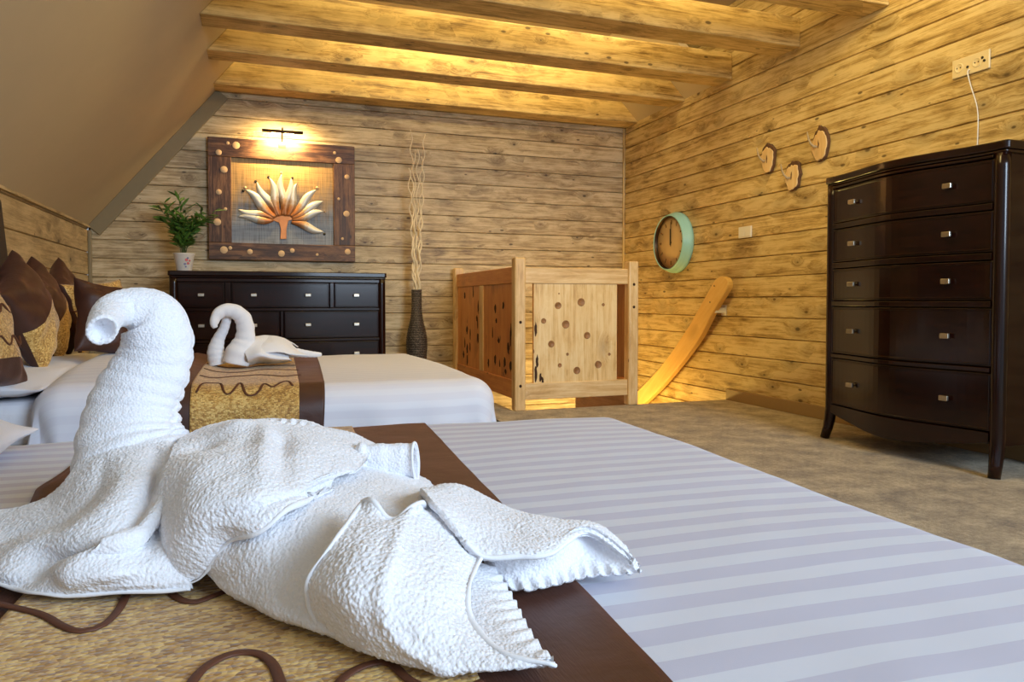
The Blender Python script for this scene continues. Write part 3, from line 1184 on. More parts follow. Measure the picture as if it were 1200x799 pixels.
# overlapping sheet towards the tail
rows = [
    z_([(425, 588, .545), (455, 601, .541), (482, 596, .541), (508, 590, .536), (535, 618, .518), (562, 655, .496)]),
    z_([(393, 632, .531), (425, 645, .53), (460, 653, .525), (495, 658, .516), (525, 672, .505), (549, 690, .49)]),
    z_([(362, 676, .506), (400, 693, .508), (440, 704, .504), (480, 713, .498), (515, 722, .488), (553, 730, .475)]),
    z_([(362, 710, .482), (400, 730, .482), (440, 745, .48), (485, 755, .476), (530, 762, .471), (590, 765, .467)]),
    z_([(376, 736, .464), (410, 755, .464), (450, 768, .464), (500, 778, .463), (560, 783, .462), (646, 778, .463)]),
    z_([(380, 743, .458), (412, 760, .458), (450, 773, .458), (500, 782, .458), (560, 787, .458), (648, 781, .458)]),
]


def c_fn(U, V):
    return .004 * gauss(U - .25 * V, .35, .05) * np.clip(V * 3, 0, 1) + .006 * gauss(V, .0, .06) * np.sin(U * 20)


towel_sheet('tail_feather', sw, rows, 200, 170, c_fn, hem=['left', 'right', 'top'], crumple=.006)
rows = [
    z_([(553, 655, .488), (546, 692, .480), (550, 730, .470), (588, 764, .464), (640, 777, .461)]),
    z_([(572, 662, .480), (580, 700, .474), (592, 735, .469), (615, 760, .466), (646, 775, .464)]),
    z_([(582, 664, .472), (603, 702, .468), (621, 737, .466), (637, 760, .465), (651, 774, .463)]),
]
towel_sheet('tail_lining', sw, rows, 200, 60, lambda U, V: .0016 * np.sin(U * 62) * np.clip(V * 1.8 - .5, 0, 1), thick=.004, loops=.0012, crumple=0)

# right tail feather
rows = [
    z_([(492, 578, .50), (540, 574, .50), (600, 604, .475), (650, 615, .47), (700, 622, .468), (738, 650, .466)]),
    z_([(494, 573, .54), (540, 569, .528), (600, 596, .510), (650, 606, .504), (700, 614, .496), (734, 640, .480)]),
    z_([(508, 588, .542), (548, 600, .526), (592, 620, .511), (640, 628, .507), (690, 620, .502), (733, 642, .482)]),
    z_([(528, 610, .530), (556, 632, .512), (598, 643, .504), (642, 643, .503), (688, 623, .502), (738, 655, .475)]),
    z_([(545, 634, .514), (567, 652, .500), (605, 652, .498), (645, 649, .498), (690, 624, .499), (748, 667, .464)]),
]
towel_sheet('tail_feather', sw, rows, 200, 110, hem=['bottom'], crumple=.004)
rows = [
    z_([(560, 650, .492), (605, 650, .492), (645, 647, .492), (690, 626, .492), (742, 664, .468)]),
    z_([(568, 660, .478), (608, 670, .474), (648, 664, .474), (692, 650, .474), (745, 668, .464)]),
    z_([(578, 682, .464), (612, 691, .461), (650, 685, .461), (695, 673, .461), (750, 671, .461)]),
]
towel_sheet('tail_lining', sw, rows, 220, 60, lambda U, V: .0025 * np.sin(U * 70) * np.clip(V * 3 - 1.8, 0, 1), thick=.004, loops=.0015, crumple=0)

# rolled edge between the wings
pts = y_([(372, 545, .93), (405, 541, .925), (440, 540, .92), (468, 541, .916), (480, 541, .913), (487, 541, .910)])
P = cr(pts, 60)
m = MB()
ring = [.019 + .0035 * math.sin(i * .55) * (1 if 6 < i < 30 else .15) + .005 * (i / 60) for i in range(60)]
m.tube([tuple(p) for p in P], [q * 1.12 for q in ring], 48, cap=False, flat=.62, up=(.2, 1, .5))
h = MB(); e_ = len(m.v) - 48
h.tube([m.v[e_ + k % 48] for k in range(49)], .0018, 6, cap=False)
ro = m.build('rolled_edge', M['terry'], sw)
terry_mods(ro, .005, .003, .004)
terry_mods(h.build('hem', M['hem'], ro), 0, 0, .004)

# big wing over the top
rows = [
    y_([(222, 540, 1.12), (255, 520, 1.13), (305, 515, 1.13), (355, 520, 1.12), (405, 530, 1.09), (448, 545, 1.04)]),
    z_([(212, 513, .562), (250, 497, .572), (302, 490, .578), (352, 493, .573), (402, 505, .562), (442, 522, .545)]),
    z_([(194, 545, .558), (236, 535, .572), (292, 526, .577), (346, 530, .570), (392, 540, .558), (424, 546, .547)]),
    z_([(184, 590, .528), (224, 582, .548), (278, 576, .556), (328, 573, .554), (368, 566, .55), (404, 556, .546)]),
    z_([(186, 640, .488), (209, 628, .512), (255, 612, .53), (305, 596, .540), (348, 580, .544), (392, 562, .545)]),
    z_([(196, 678, .466), (222, 662, .482), (258, 637, .508), (297, 619, .526), (340, 593, .538), (390, 567, .543)]),
    z_([(206, 691, .459), (236, 676, .470), (262, 643, .500), (298, 627, .519), (338, 599, .535), (386, 571, .541)]),
]


def wing_fn(U, V):
    r = -.010 * gauss(U, .20, .10) * gauss(V, .52, .05) + .010 * gauss(U, .34, .10) * gauss(V, .42, .06)
    r += .008 * gauss(U - .2 * (V - .5), .48, .05) * gauss(V, .6, .2) - .009 * gauss(U - .25 * (V - .5), .56, .05) * gauss(V, .6, .18)
    r += .006 * gauss(V, .97, .05) * np.sin(U * 12)
    r += -.008 * gauss(V, .28, .03) * gauss(U, .55, .16) + .004 * gauss(V, .28, .05) * np.sin(U * 130) * gauss(U, .5, .14)
    return r


towel_sheet('wing', sw, rows, 240, 220, wing_fn, hem=['bottom'], crumple=.008)

# small swan on the far bed
s2 = empty('towel_swan', at(285, 428, Z=.468), 'small white towel swan on the far bed in front of the dresser', 'towel swan', 'towel swans')
Y2 = 3.3


def tube2(name, path, nn=28, squash=.9, n=70):
    A = cr([tuple(at(x, y, Y=Y)) + (r * Y * .93 / F,) for x, y, r, Y in path], n)
    m = MB(); m.tube([tuple(a[:3]) for a in A], [max(.002, a[3] * (1 + .03 * math.sin(i * .9))) for i, a in enumerate(A)], nn, flat=squash, up=tuple(FW))
    o = m.build(name, M['terry'], s2)
    terry_mods(o, 0, .002, .004)
    return o


tube2('neck', [(276, 426, 15, 3.3), (279, 414, 14.5, 3.3), (286, 400, 12, 3.31), (288, 386, 10.5, 3.31), (284, 372, 9.5, 3.31), (274, 364.5, 8.5, 3.3), (262, 364, 7.5, 3.29), (254, 370, 6.5, 3.28), (251, 379, 5, 3.27), (252.5, 384, 3, 3.27)])
tube2('chest', [(256, 427, 11, 3.34), (253, 412, 9.5, 3.34), (256, 398, 7, 3.34), (262, 386, 5.5, 3.34), (266, 374, 5, 3.335), (268, 366, 3, 3.33)])


def s2sheet(name, rows, nu=70, nv=50, cr_=.006):
    G = loft(rows, nu, nv)
    m = MB(); m.grid([[tuple(p) for p in r] for r in G], flip=face_cam(G))
    o = m.build(name, M['terry'], s2, fix=False)
    terry_mods(o, .006, .002, cr_)


s2sheet('body', [y_([(278, 400, 3.42), (305, 395, 3.44), (330, 396, 3.46), (350, 406, 3.48)]),
                 y_([(280, 398, 3.34), (304, 393.5, 3.36), (325, 394.5, 3.40), (342, 402, 3.42)]),
                 y_([(285, 410, 3.27), (304, 404, 3.27), (322, 408, 3.30), (338, 414, 3.32)]),
                 y_([(290, 422, 3.24), (306, 418, 3.22), (324, 421, 3.24), (340, 422, 3.27)]),
                 z_([(290, 428, .462), (306, 426, .462), (325, 426, .462), (342, 423, .462)])])
s2sheet('wing', [y_([(300, 396, 3.38), (320, 393, 3.38), (334, 397, 3.40), (345, 406, 3.43)]),
                 y_([(302, 405, 3.27), (322, 402, 3.28), (338, 406, 3.31), (352, 412, 3.34)]),
                 y_([(306, 413, 3.225), (326, 412, 3.24), (344, 415, 3.27), (362, 416, 3.31)])], cr_=.008)
tube2('tail', [(325, 412, 8, 3.36), (345, 413, 6, 3.38), (358, 414.5, 4.5, 3.41), (370, 415.5, 3.5, 3.44), (376, 415.5, 2.2, 3.46)], squash=.6)

# ------------------------------------------------------------------ framed picture with its lamp
pic = empty('framed_picture', (.22, YB - .03, 1.07), 'rustic dark-framed picture of a metal lotus above the low dresser', 'picture')
fx0, fx1, fz0, fz1 = -.345, .788, 1.070, 2.03
ix0, ix1, iz0, iz1 = -.175, .615, 1.205, 1.880
yf = YB - .052
f = MB()
f.box(fx0, fx1, yf, YB - .002, iz1, fz1)
f.box(fx0, fx1, yf, YB - .002, fz0, iz0)
f.box(fx0, ix0, yf + .001, YB - .002, iz0, iz1, grain='z')
f.box(ix1, fx1, yf + .001, YB - .002, iz0, iz1, grain='z')
f.build('frame', M['frame_wood'], pic, .004)
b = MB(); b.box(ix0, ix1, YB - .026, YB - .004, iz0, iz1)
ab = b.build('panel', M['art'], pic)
sc_ = 190 / 949
for (x, y, r) in [(160, 88, 9), (208, 101, 20), (106, 142, 16), (137, 243, 19), (107, 374, 15), (146, 474, 9), (98, 550, 20), (137, 713, 20), (174, 702, 10),
                  (289, 724, 15), (474, 735, 18), (537, 717, 13), (683, 741, 8), (861, 724, 17), (831, 648, 8), (854, 502, 18), (809, 415, 8), (857, 286, 14),
                  (809, 188, 18), (785, 145, 9)]:
    p = at(235 + x * sc_, 150 + y * sc_, Y=yf)
    m = MB(); m.lathe([(r * sc_ * .0071, 0), (r * sc_ * .0071, -.004), (r * sc_ * .0064, -.0055), (0, -.0055)], (p.x, yf + .002, p.z), 'y', 20)
    m.build('inlaid_disc', M['disc'], pic)
fl_ = MB()
yp = YB - .034
c0 = at(235 + 478 * sc_, 150 + 560 * sc_, Y=yp)
tr = [at(235 + x * sc_, 150 + y * sc_, Y=yp) for x, y in [(466, 650), (470, 590), (455, 540), (515, 540), (503, 590), (503, 650)]]
fl_.prism([(p.x, p.z) for p in tr], yp - .004, yp + .004, 'y')
hub = [at(235 + (478 + (x - 478) * .72) * sc_, 150 + (555 + (y - 555) * .9) * sc_, Y=yp) for x, y in [(330, 550), (385, 532), (430, 548), (475, 560), (505, 545), (560, 535), (625, 575), (612, 535), (590, 490), (545, 470), (510, 480), (475, 465), (440, 478), (405, 465), (370, 490), (340, 525)]]
fl_.prism([(p.x, p.z) for p in hub], yp - .003, yp + .003, 'y')
flw = fl_.build('metal_flower', M['copper'], pic, .002)
for (bx, by, tx, ty, w, bend) in [(340, 510, 222, 478, 42, .1), (340, 530, 222, 520, 44, -.12), (370, 490, 262, 362, 50, -.12), (395, 480, 330, 318, 48, .14), (435, 470, 404, 294, 46, -.12),
                                  (476, 460, 475, 270, 46, .14), (520, 470, 530, 297, 46, -.1), (560, 470, 566, 322, 46, .14), (600, 475, 680, 362, 48, .12), (625, 500, 720, 430, 46, .1),
                                  (630, 525, 721, 490, 44, .1), (620, 560, 722, 610, 44, -.1)]:
    # start a little inside the heart
    sx, sy = bx + (480 - bx) * .62, by + (545 - by) * .62
    n = 18
    V, Fc, W = [], [], []
    dx, dy = tx - sx, ty - sy
    ln = math.hypot(dx, dy)
    nx_, ny_ = -dy / ln, dx / ln
    for i in range(n + 1):
        s = i / n
        wd = w * .56 * math.sin(PI * min(1, s * .92 + .08)) ** .8 * (1 if s < .98 else .3)
        off = bend * ln * math.sin(2 * PI * s) * .35
        for q in (-1, 0, 1):
            p = at(235 + (sx + dx * s + nx_ * (off + wd * q)) * sc_, 150 + (sy + dy * s + ny_ * (off + wd * q)) * sc_, Y=yp)
            V.append((p.x, yp - .006 - .012 * s - (.006 if q == 0 else 0), p.z)); W.append((s, q, 0))
    for i in range(n):
        for q in (0, 1):
            Fc.append((3 * i + q, 3 * i + q + 1, 3 * i + q + 4, 3 * i + q + 3))
    m = MB(); m.add(V, Fc, 0, 'x', True, W)
    o = m.build('petal', M['petal'], flw)
    sd = o.modifiers.new('thick', 'SOLIDIFY'); sd.thickness = .002
for (x, y, r, k) in [(262, 350, 9, 'disc'), (682, 350, 9, 'disc'), (728, 490, 6, 'disc'), (323, 312, 8, 'ink'), (399, 287, 8, 'ink'), (473, 262, 8, 'disc'), (538, 292, 7, 'ink'), (725, 620, 8, 'ink'), (250, 367, 8, 'ink')]:
    p = at(235 + x * sc_, 150 + y * sc_, Y=YB - .03)
    m = MB(); m.lathe([(r * sc_ * .0068, 0), (r * sc_ * .0068, -.006), (0, -.010)], (p.x, YB - .024, p.z), 'y', 16)
    m.build('stud', M[k], pic)

lx, lz, ly = .212, 2.085, YB - .16
lamp = empty('picture_lamp', (lx, YB - .05, 2.03), 'slim bronze picture lamp glowing over the top of the picture frame', 'lamp')
m = MB(); m.tube([(lx - .155, ly, lz), (lx + .155, ly, lz)], .013, 16, grain='x')
# half shade: a trough above the bulb
m.build('shade', M['brass'], lamp)
m = MB(); m.tube([(lx, YB - .045, 2.022), (lx, YB - .06, 2.09), (lx, YB - .10, 2.125), (lx, ly, 2.115), (lx, ly, lz + .01)], .006, 10)
m.build('arm', M['brass'], lamp)
m = MB(); m.box(lx - .03, lx + .03, YB - .053, YB - .036, 1.975, 2.028)
m.build('bracket', M['brass'], lamp, .003)
for dx in (-.05, .05):
    m = MB(); m.tube([(lx + dx - .035, ly, lz - .02), (lx + dx + .035, ly, lz - .02)], .0075, 12, grain='x')
    m.build('bulb', M['bulb'], lamp)

# ------------------------------------------------------------------ potted plant
pc = (-.5, 5.88, .9605)
pl = empty('potted_plant', pc, 'small leafy green plant in a flowered white pot on the low dresser', 'plant')
m = MB(); m.lathe([(.05, 0), (.052, .003), (.072, .125), (.078, .133), (.076, .136), (.068, .13), (.064, .11), (0, .11)], pc, 'z', 40)
pot = m.build('pot', M['pot'], pl)
m = MB(); m.lathe([(0, .113), (.064, .113), (.064, .108)], pc, 'z', 24)
m.build('soil', M['soil'], pl)
for (a, z, r, k) in [(-1.25, .085, .011, 'flower_r'), (-1.05, .06, .009, 'flower_r'), (-1.4, .055, .008, 'flower_b'), (-1.12, .098, .007, 'flower_b'), (-.9, .08, .007, 'flower_r'), (-1.3, .035, .006, 'flower_b')]:
    rr = .052 + .02 * (z / .125) + .001
    cx, cy, cz = pc[0] + rr * math.cos(a), pc[1] + rr * math.sin(a), pc[2] + z
    m = MB()
    for q in range(5):
        th = q * 2 * PI / 5
        tx_, ty_ = -math.sin(a), math.cos(a)
        o_ = Vector((cx + tx_ * r * .6 * math.cos(th), cy + ty_ * r * .6 * math.cos(th), cz + r * .6 * math.sin(th)))
        nrm = Vector((math.cos(a), math.sin(a), .15)).normalized()
        tt = Vector((tx_, ty_, 0))
        up = nrm.cross(tt)
        ring = [o_ + (tt * math.cos(t) + up * math.sin(t)) * r * .5 + nrm * .001 for t in np.linspace(0, 2 * PI, 9)[:-1]]
        m.add(ring + [o_ + nrm * .002], [(i, (i + 1) % 8, 8) for i in range(8)])
    m.build('painted_flower', M[k], pot)
fol = MB()
rs = random.Random(3)
for (dx, dz, dy) in [(-.03, .46, 0), (-.17, .36, -.02), (-.13, .40, .04), (.22, .345, -.03), (.13, .36, .05), (.02, .34, -.06), (-.06, .30, -.05), (.06, .28, .05), (-.09, .25, .02), (.10, .25, -.03), (.16, .29, 0), (-.15, .28, 0)]:
    b0 = Vector((pc[0] + rs.uniform(-.02, .02), pc[1] + rs.uniform(-.02, .02), pc[2] + .11))
    tip = Vector((pc[0] + dx, pc[1] + dy, pc[2] + .11 + dz))
    mid = (b0 + tip) / 2 + Vector((-dx * .22, 0, .03))
    C_ = cr([b0, mid, tip], 20)
    s = MB(); s.tube([tuple(p) for p in C_], [.003 * (1 - .6 * i / 20) for i in range(20)], 6)
    s.build('stem', M['stem'], pl)
    nl = 34
    for k in range(nl):
        f_ = .22 + .78 * (k / (nl - 1))
        p = Vector(C_[min(19, int(f_ * 19))])
        d = (Vector(C_[min(19, int(f_ * 19) + 1)]) - Vector(C_[max(0, int(f_ * 19) - 1)])).normalized()
        az = rs.uniform(0, 2 * PI)
        out = Vector((math.cos(az), math.sin(az), rs.uniform(-.35, .5)))
        dirv = (d * rs.uniform(.2, .9) + out * .9).normalized()
        ln = rs.uniform(.06, .11)
        wd = rs.uniform(.008, .013)
        sd_ = dirv.cross(Vector((rs.uniform(-1, 1), rs.uniform(-1, 1), 1))).normalized()
        nm = sd_.cross(dirv)
        V = []
        for q in range(6):
            u = q / 5
            ww = wd * math.sin(PI * (u * .9 + .07)) ** .7 if q < 5 else .0004
            cc = p + dirv * ln * u - Vector((0, 0, .012 * u * u)) 
            V += [cc - sd_ * ww + nm * .002, cc, cc + sd_ * ww + nm * .002]
        fol.add(V, [(3 * q + e, 3 * q + e + 1, 3 * q + e + 4, 3 * q + e + 3) for q in range(5) for e in (0, 1)])
fo = fol.build('foliage', M['leaf'], pl, fix=False)

# ------------------------------------------------------------------ floor vase and willow branches
vx, vy = 1.275, 5.99
m = MB()
prof = [(.058, 0), (.066, .01), (.074, .12), (.082, .25), (.089, .38), (.086, .44), (.070, .52), (.053, .59), (.045, .66), (.042, .74), (.043, .83), (.046, .838), (.036, .836), (.034, .7), (0, .6)]
A = cr([(r, h, 0) for r, h in prof[:11]], 90)
pr = [(a[0] + .0022 * (1 if i % 2 else -1), a[1]) for i, a in enumerate(A)] + prof[11:]
m.lathe(pr, (vx, vy, 0), 'z', 48)
tag(m.build('floor_vase', M['weave']), 'dark woven bottle-shaped floor vase standing against the back wall', 'vase')
rs = random.Random(5)
for (x1_, zt, x0_, seed) in [(482, 2.17, 486, 1), (497, 2.14, 491, 2), (479, 1.85, 487, 3), (490, 2.02, 489, 4), (494, 1.95, 490, 5), (485, 1.98, 488, 6)]:
    top = at(x1_, 200, Y=vy)
    pts = []
    ph, fq = rs.uniform(0, 6), rs.uniform(26, 34)
    for s in np.linspace(0, 1, 90):
        z = .62 + (zt - .62) * s
        xx = vx + ((x0_ - 488.5) * .006) * min(1, s * 4) * (1 - s) + (top.x - vx) * s ** 1.1
        a = .011 * min(1, s * 5)
        pts.append((xx + a * math.sin(z * fq + ph), vy + .012 * math.sin(seed * 2.1) * min(1, s * 4) + a * math.cos(z * fq * .8 + ph), z))
    m = MB(); m.tube(pts, [.0095 * (1 - .6 * i / 90) for i in range(90)], 8)
    tag(m.build('willow_branch', M['branch']), 'pale twisted willow branch standing in the dark woven floor vase', 'branch', 'twisted willow branches in the vase')

# ------------------------------------------------------------------ stair balustrade
bal = empty('balustrade', (2.1, 4.6, 0), 'pine stair balustrade with slab panels and inlaid round discs', 'railing')


def part(name, mat, *boxes, bevel=.006, parent=None, label=None):
    m = MB()
    for (x0, x1, y0, y1, z0, z1, g) in boxes:
        m.box(x0, x1, y0, y1, z0, z1, grain=g)
    o = m.build(name, M[mat], parent or bal, bevel, 3)
    if label: tag(o, label)
    return o


for (x, y, h) in ((1.632, 4.535, 1.035), (2.49, 4.535, 1.025), (1.632, 6.08, 1.03), (2.49, 5.42, 1.02)):
    part('post', 'rail', (x, x + .078, y, y + .078, 0 if (x, y) != (2.49, 5.42) else .05, h, 'z'), bevel=.012)
part('rail', 'rail', (1.71, 2.49, 4.55, 4.595, .86, .97, 'x'))
part('rail', 'rail', (1.71, 2.49, 4.55, 4.595, .072, .185, 'x'))
part('rail', 'slab_red', (1.65, 1.695, 4.613, 6.08, .862, .975, 'y'))
part('rail', 'slab_red', (1.65, 1.695, 4.613, 6.08, .072, .20, 'y'))
part('rail', 'slab_red', (2.51, 2.55, 4.613, 5.42, .862, .97, 'y'))
part('rail', 'slab_red', (2.51, 2.55, 4.613, 5.42, .072, .185, 'y'))
part('rail', 'rail', (1.648, 1.697, 5.325, 5.415, .20, .862, 'z'))
part('stringer', 'inlay', (2.515, 2.545, 4.613, 5.5, -.25, .07, 'y'))
front = part('panel', 'slab', (1.775, 2.408, 4.558, 4.588, .165, .866, 'z'), bevel=.004, label='pale slab panel with round inlaid discs')
p1 = part('panel', 'slab_red', (1.66, 1.685, 4.64, 5.33, .185, .866, 'z'), bevel=.003)
p2 = part('panel', 'slab_red', (1.66, 1.685, 5.41, 6.08, .185, .866, 'z'), bevel=.003)
p3 = part('panel', 'inlay', (2.518, 2.542, 4.66, 5.36, .185, .866, 'z'), bevel=.003)
# round wood discs set in the pale slab
for (x, y, r) in [(654, 358, 5.2), (681, 354, 6), (707, 357, 2.4), (637, 376, 4), (663, 380, 6), (688, 393, 5.2), (646, 403, 5), (665, 415, 2.2), (656, 428, 3.2), (676, 434, 5.5), (701, 427, 5.6), (714, 415, 2.2), (655, 344, 1.2)]:
    p = at(x, y, Y=4.558)
    R = r * .0047
    m = MB(); m.lathe([(R, .004), (R, -.0012), (R * .86, -.0025), (R * .8, -.0008), (0, -.0012)], (p.x, 4.558, p.z), 'y', 24, grain='y')
    m.build('inlaid_disc', M['inlay'], front)
# worm-eaten holes in the red slabs
rs = random.Random(9)


def blotch(mb, X, yc, zc, h, w, seed):
    r2 = random.Random(seed)
    n = 14
    poly = []
    for k in range(n):
        th = 2 * PI * k / n
        q = r2.uniform(.65, 1.15)
        poly.append((yc + w * math.cos(th) * q, zc + h * math.sin(th) * q))
    mb.prism(poly, X - .0015, X + .001, 'x')


for pan, y0, y1, n in ((p1, 4.66, 5.31, 14), (p2, 5.43, 6.06, 13)):
    for k in range(n):
        m = MB()
        blotch(m, 1.66, rs.uniform(y0 + .03, y1 - .03), rs.uniform(.24, .82), rs.uniform(.02, .06), rs.uniform(.010, .026), k + int(y0 * 100))
        m.build('worm_hole', M['hole'], pan)
# bark streaks at the left edge of the pale slab
for k, (x, z, h) in enumerate([(1.79, .25, .06), (1.80, .33, .05), (1.825, .22, .035), (1.79, .55, .05), (1.84, .2, .025)]):
    n = 12
    r2 = random.Random(k)
    m = MB()
    m.prism([(x + .010 * math.cos(2 * PI * q / n) * r2.uniform(.6, 1.2), z + h * math.sin(2 * PI * q / n) * r2.uniform(.7, 1.1)) for q in range(n)], 4.5568, 4.5595, 'y')
    m.build('bark_streak', M['hole'], front)
for (x, y) in [(2.529, .86), (2.529, .70), (1.671, .60), (1.671, .17)]:
    m = MB(); m.lathe([(.010, .002), (.010, -.0015), (0, -.003)], (x, 4.535, y), 'y', 16)
    m.build('peg', M['hole'], bal)

# ------------------------------------------------------------------ stair handrail on the right wall
X0, X1 = 3.235, 3.285
top = [(836, 330), (816, 366), (803, 388), (775, 428), (745, 460), (728, 474)]
bot = [(851, 340), (835, 366), (820, 395), (800, 423), (773, 455), (745, 482)]
Tp = cr([at(x, y, X=X0) for x, y in top], 40)
Bt = cr([at(x, y, X=X0) for x, y in bot], 40)
capc = (Tp[0] + Bt[0]) / 2
rad = np.linalg.norm(Tp[0] - Bt[0]) / 2
dirn = (Tp[0] - Tp[6]); dirn /= np.linalg.norm(dirn)
half = (Tp[0] - Bt[0]) / 2
arc = [capc - half * math.cos(a) + dirn * rad * math.sin(a) for a in np.linspace(0, PI, 12)][1:-1]
poly = [(p[1], p[2]) for p in Tp[::-1]][::-1]
outline = [(p[1], p[2]) for p in Bt[::-1]] + [(p[1], p[2]) for p in arc] + [(p[1], p[2]) for p in Tp]
hr = empty('stair_handrail', (3.26, 4.9, 0), 'honey coloured curved wooden handrail rising from the stairs along the wall', 'handrail')
m = MB(); m.prism(outline, X0, X1, 'x', grain='y')
# grain follows the slope
m.w = [((y * .75 - z * .66) + 3, (y * .66 + z * .75) + 7, x) for x, y, z in m.v]
m.build('rail', M['hand'], hr, .008, 3)
for (x, y) in ((841, 362),):
    p = at(x, y, X=X1)
    m = MB(); m.box(X1 - .03, XR - .001, p.y - .02, p.y + .02, p.z - .03, p.z + .012)
    m.box(XR - .006, XR - .001, p.y - .03, p.y + .03, p.z - .05, p.z + .03)
    tag(m.build('bracket', M['white'], hr, .004), 'white wall bracket')
for (x, y) in ((837, 335), (832, 354)):
    p = at(x, y, X=X0)
    m = MB(); m.lathe([(.006, .002), (.006, -.001), (0, -.002)], (X0, p.y, p.z), 'x', 12)
    m.build('screw', M['ink'], hr)

# ------------------------------------------------------------------ wall clock
cy_, cz_ = 5.268, 1.232
ck = empty('wall_clock', (XR - .04, cy_, cz_ - .23), 'round mint-rimmed wall clock on the right wall above the handrail', 'clock')
m = MB()
R = .255
m.lathe([(R * .93, 0), (R * 1.0, -.004), (R * 1.0, -.028), (R * .985, -.040), (R * .965, -.046), (R * .96, -.052), (R * .94, -.066), (R * .925, -.070), (R * .92, -.080), (R * .90, -.092), (R * .875, -.094), (R * .865, -.088)], (XR - .001, cy_, cz_), 'x', 64, cap=False)
m.build('rim', M['mint'], ck)
m = MB(); m.lathe([(R * .866, -.089), (R * .855, -.086), (R * .85, -.04)], (XR - .001, cy_, cz_), 'x', 64, cap=False)
m.build('inner_ring', M['brass'], ck)
m = MB(); m.lathe([(R * .86, -.050), (R * .86, -.056), (0, -.056)], (XR - .001, cy_, cz_), 'x', 48)
m.build('face', M['face'], ck)
xf_ = XR - .0585
for k in range(12):
    th = PI / 2 - k * PI / 6
    m = MB()
    c_, s_ = math.cos(th), math.sin(th)
    wd = .010 if k % 3 == 0 else .006
    V = []
    for (rr, ww) in ((R * .60, -wd), (R * .60, wd), (R * .74, -wd), (R * .74, wd)):
        V.append((rr, ww))
    pts = [(cy_ - (r_ * c_ - w_ * s_), cz_ + r_ * s_ + w_ * c_) for r_, w_ in V]
    m.hexa([(xf_ + .002, *pts[0]), (xf_ + .002, *pts[1]), (xf_, *pts[0]), (xf_, *pts[1]), (xf_ + .002, *pts[2]), (xf_ + .002, *pts[3]), (xf_, *pts[2]), (xf_, *pts[3])])
    m.build('hour_mark', M['numeral'], ck)
m = MB(); m.box(xf_ - .006, xf_ - .004, cy_ - .004, cy_ + .004, cz_ - .03, cz_ + .17); m.lathe([(.011, 0), (.011, -.004), (0, -.005)], (xf_ - .004, cy_, cz_), 'x', 16)
m.build('minute_hand', M['ink'], ck)
m = MB(); m.box(xf_ - .0095, xf_ - .0075, cy_ - .008, cy_ + .008, cz_ - .02, cz_ + .115)
m.build('hour_hand', M['ink'], ck)

# ------------------------------------------------------------------ wooden slice hooks
hl = ['wooden slice hook on the right wall, the one furthest from the tall chest',
      'wooden slice hook hanging lowest of three on the right wall',
      'wooden slice hook hanging highest and nearest the tall chest']
for k, (x, y) in enumerate(((903, 186), (932, 206), (964, 169))):
    p = at(x, y, X=XR)
    root = empty('wall_hook', (XR, p.y, p.z - .09), hl[k], 'hook', 'wooden slice hooks')
    r2 = random.Random(20 + k)
    n = 26
    rr = []
    for q in range(n):
        th = 2 * PI * q / n
        topq = max(0, math.sin(th)) ** 3
        rr.append((.068 * (1 + .07 * math.sin(3 * th + k) + r2.uniform(-.10, .10)), .104 * (1 + .05 * math.sin(2 * th + k * 2) + r2.uniform(-.07, .07) + .08 * topq * (-1) ** q)))
    o1 = [(p.y + a * math.cos(2 * PI * q / n), p.z + b * math.sin(2 * PI * q / n)) for q, (a, b) in enumerate(rr)]
    o2 = [(p.y + a * r2.uniform(.84, .97) * math.cos(2 * PI * q / n), p.z - .004 + b * (.94 - .16 * max(0, math.sin(2 * PI * q / n)) - r2.uniform(0, .05)) * math.sin(2 * PI * q / n)) for q, (a, b) in enumerate(rr)]
    m = MB(); m.prism(o1, XR - .024, XR - .001, 'x')
    m.build('bark_rim', M['bark'], root, .004)
    m = MB(); m.prism(o2, XR - .030, XR - .012, 'x', grain='z')
    m.build('slice', M['slice'], root, .004)
    m = MB(); m.tube([(XR - .022, p.y + .020, p.z - .012), (XR - .045, p.y + .026, p.z - .012), (XR - .060, p.y + .036, p.z + .006), (XR - .068, p.y + .046, p.z + .034), (XR - .066, p.y + .056, p.z + .062), (XR - .07, p.y + .058, p.z + .085)], [.009, .008, .007, .006, .005, .003], 10)
    m.build('peg', M['twig'], root)
    m = MB()
    yy, zz = p.y + .004, p.z - .002
    m.prism([(yy + .006 * math.cos(2 * PI * e / 10) * r2.uniform(.6, 1.3), zz + .026 * math.sin(2 * PI * e / 10) * r2.uniform(.7, 1.2)) for e in range(10)], XR - .0308, XR - .0295, 'x')
    m.build('heart_crack', M['bark'], root)

# ------------------------------------------------------------------ switch, socket, cable
p = at(874, 272, X=XR)
sw_ = empty('light_switch', (XR, p.y, p.z - .04), 'small white double light switch on the right wall beside the clock', 'switch')
m = MB(); m.box(XR - .010, XR - .001, p.y - .072, p.y + .072, p.z - .041, p.z + .041)
m.build('plate', M['white'], sw_, .003)
for s in (-1, 1):
    m = MB(); m.hexa([(XR - .014, p.y + s * .035 - .031, p.z - .030), (XR - .009, p.y + s * .035 - .031, p.z - .030), (XR - .014, p.y + s * .035 + .031, p.z - .030), (XR - .009, p.y + s * .035 + .031, p.z - .030),
                      (XR - .0105, p.y + s * .035 - .031, p.z + .030), (XR - .009, p.y + s * .035 - .031, p.z + .030), (XR - .0105, p.y + s * .035 + .031, p.z + .030), (XR - .009, p.y + s * .035 + .031, p.z + .030)])
    m.build('rocker', M['white'], sw_, .002)
ya, yb_, z0, z1 = 2.53, 2.728, 1.862, 1.955
so = empty('wall_socket', (XR, 2.63, z0), 'cream wide socket plate high on the right wall above the tall chest', 'socket')
m = MB(); m.box(XR - .012, XR - .001, ya, yb_, z0, z1)
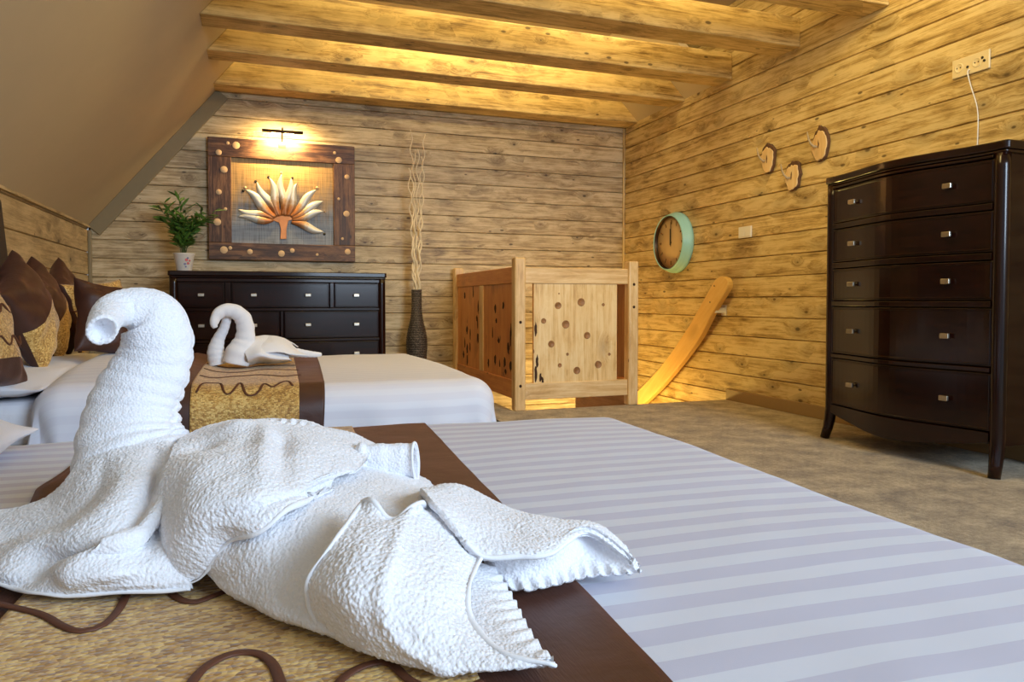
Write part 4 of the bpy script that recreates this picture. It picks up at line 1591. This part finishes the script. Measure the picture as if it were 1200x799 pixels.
m.build('plate', M['cream'], so, .004)
for yc in (2.69, 2.595):
    m = MB(); m.lathe([(.023, .003), (.023, -.002), (.020, -.002), (.018, -.0005), (0, -.0005)], (XR - .012, yc, (z0 + z1) / 2), 'x', 28)
    m.lathe([(.0035, .001), (.0035, -.001), (0, -.001)], (XR - .0122, yc + .009, (z0 + z1) / 2), 'x', 10, mat=1)
    m.lathe([(.0035, .001), (.0035, -.001), (0, -.001)], (XR - .0122, yc - .009, (z0 + z1) / 2), 'x', 10, mat=1)
    m.build('outlet', [M['cream'], M['ink']], so)
for yc, zc_ in ((2.642, 1.9), (2.565, 1.922), (2.555, 1.905)):
    m = MB(); m.lathe([(.0065, .001), (.0065, -.003), (.003, -.003), (0, -.001)], (XR - .012, yc, zc_), 'x', 14)
    m.build('aerial_jack', M['ink'], so)
pts = cr([(XR - .013, 2.632, 1.885), (XR - .028, 2.63, 1.868), (XR - .02, 2.618, 1.80), (XR - .008, 2.59, 1.68), (XR - .008, 2.586, 1.55), (XR - .012, 2.588, 1.40), (XR - .012, 2.59, 1.2), (XR - .01, 2.59, .9)], 60)
m = MB(); m.tube([tuple(q) for q in pts], .0028, 8)
tag(m.build('cable', M['white']), 'thin white cable hanging from the wall socket behind the tall chest', 'cable')

# ------------------------------------------------------------------ light
def area(name, loc, target, sx, sy, power, col, spread=None):
    l = bpy.data.lights.new(name, 'AREA')
    l.shape = 'RECTANGLE'; l.size = sx; l.size_y = sy; l.energy = power; l.color = col
    if spread: l.spread = spread
    o = bpy.data.objects.new(name, l); COL.objects.link(o)
    o.location = loc
    o.rotation_euler = (Vector(target) - Vector(loc)).to_track_quat('-Z', 'Y').to_euler()
    return o


def point(name, loc, power, col, r=.06):
    l = bpy.data.lights.new(name, 'POINT'); l.energy = power; l.color = col; l.shadow_soft_size = r
    o = bpy.data.objects.new(name, l); COL.objects.link(o); o.location = loc
    return o


area('window_daylight', (2.9, -2.6, 2.2), (.8, 2.6, .4), 2.4, 1.8, 262, (.64, .81, 1.0))
GOLD = (1, .77, .30)
area('loft_strip_lamp', (1.5, 2.3, 2.72), (1.7, 5.0, 2.42), 2.6, .3, 34, GOLD)
for y in (3.42, 4.12, 4.83, 5.46):
    area('loft_strip_lamp', (1.5, y, 2.80), (1.5, y + 1, 2.55), 2.4, .1, 5, GOLD)
area('added_wall_fill', (2.2, 2.4, 2.85), (3.35, 2.8, 1.7), .3, 2.2, 22, GOLD)  # added warm fill that brightens the right wall, no fixture behind it
area('added_wall_fill', (1.6, 4.6, 2.85), (1.8, 6.2, 1.0), 1.8, .3, 14, (1, .80, .40))  # another added fill, aimed at the back wall to lift its boards
area('picture_light', (lx, ly, lz - .03), (lx, YB, 1.93), .26, .02, 14, (1, .68, .28))
point('stair_lamp', (2.72, 5.45, -.38), 30, (1, .74, .20), .1)

w = bpy.data.worlds.new('world'); S.world = w
w.use_nodes = True
bg = w.node_tree.nodes['Background']
bg.inputs[0].default_value = (.72, .84, 1.0, 1)
bg.inputs[1].default_value = .5
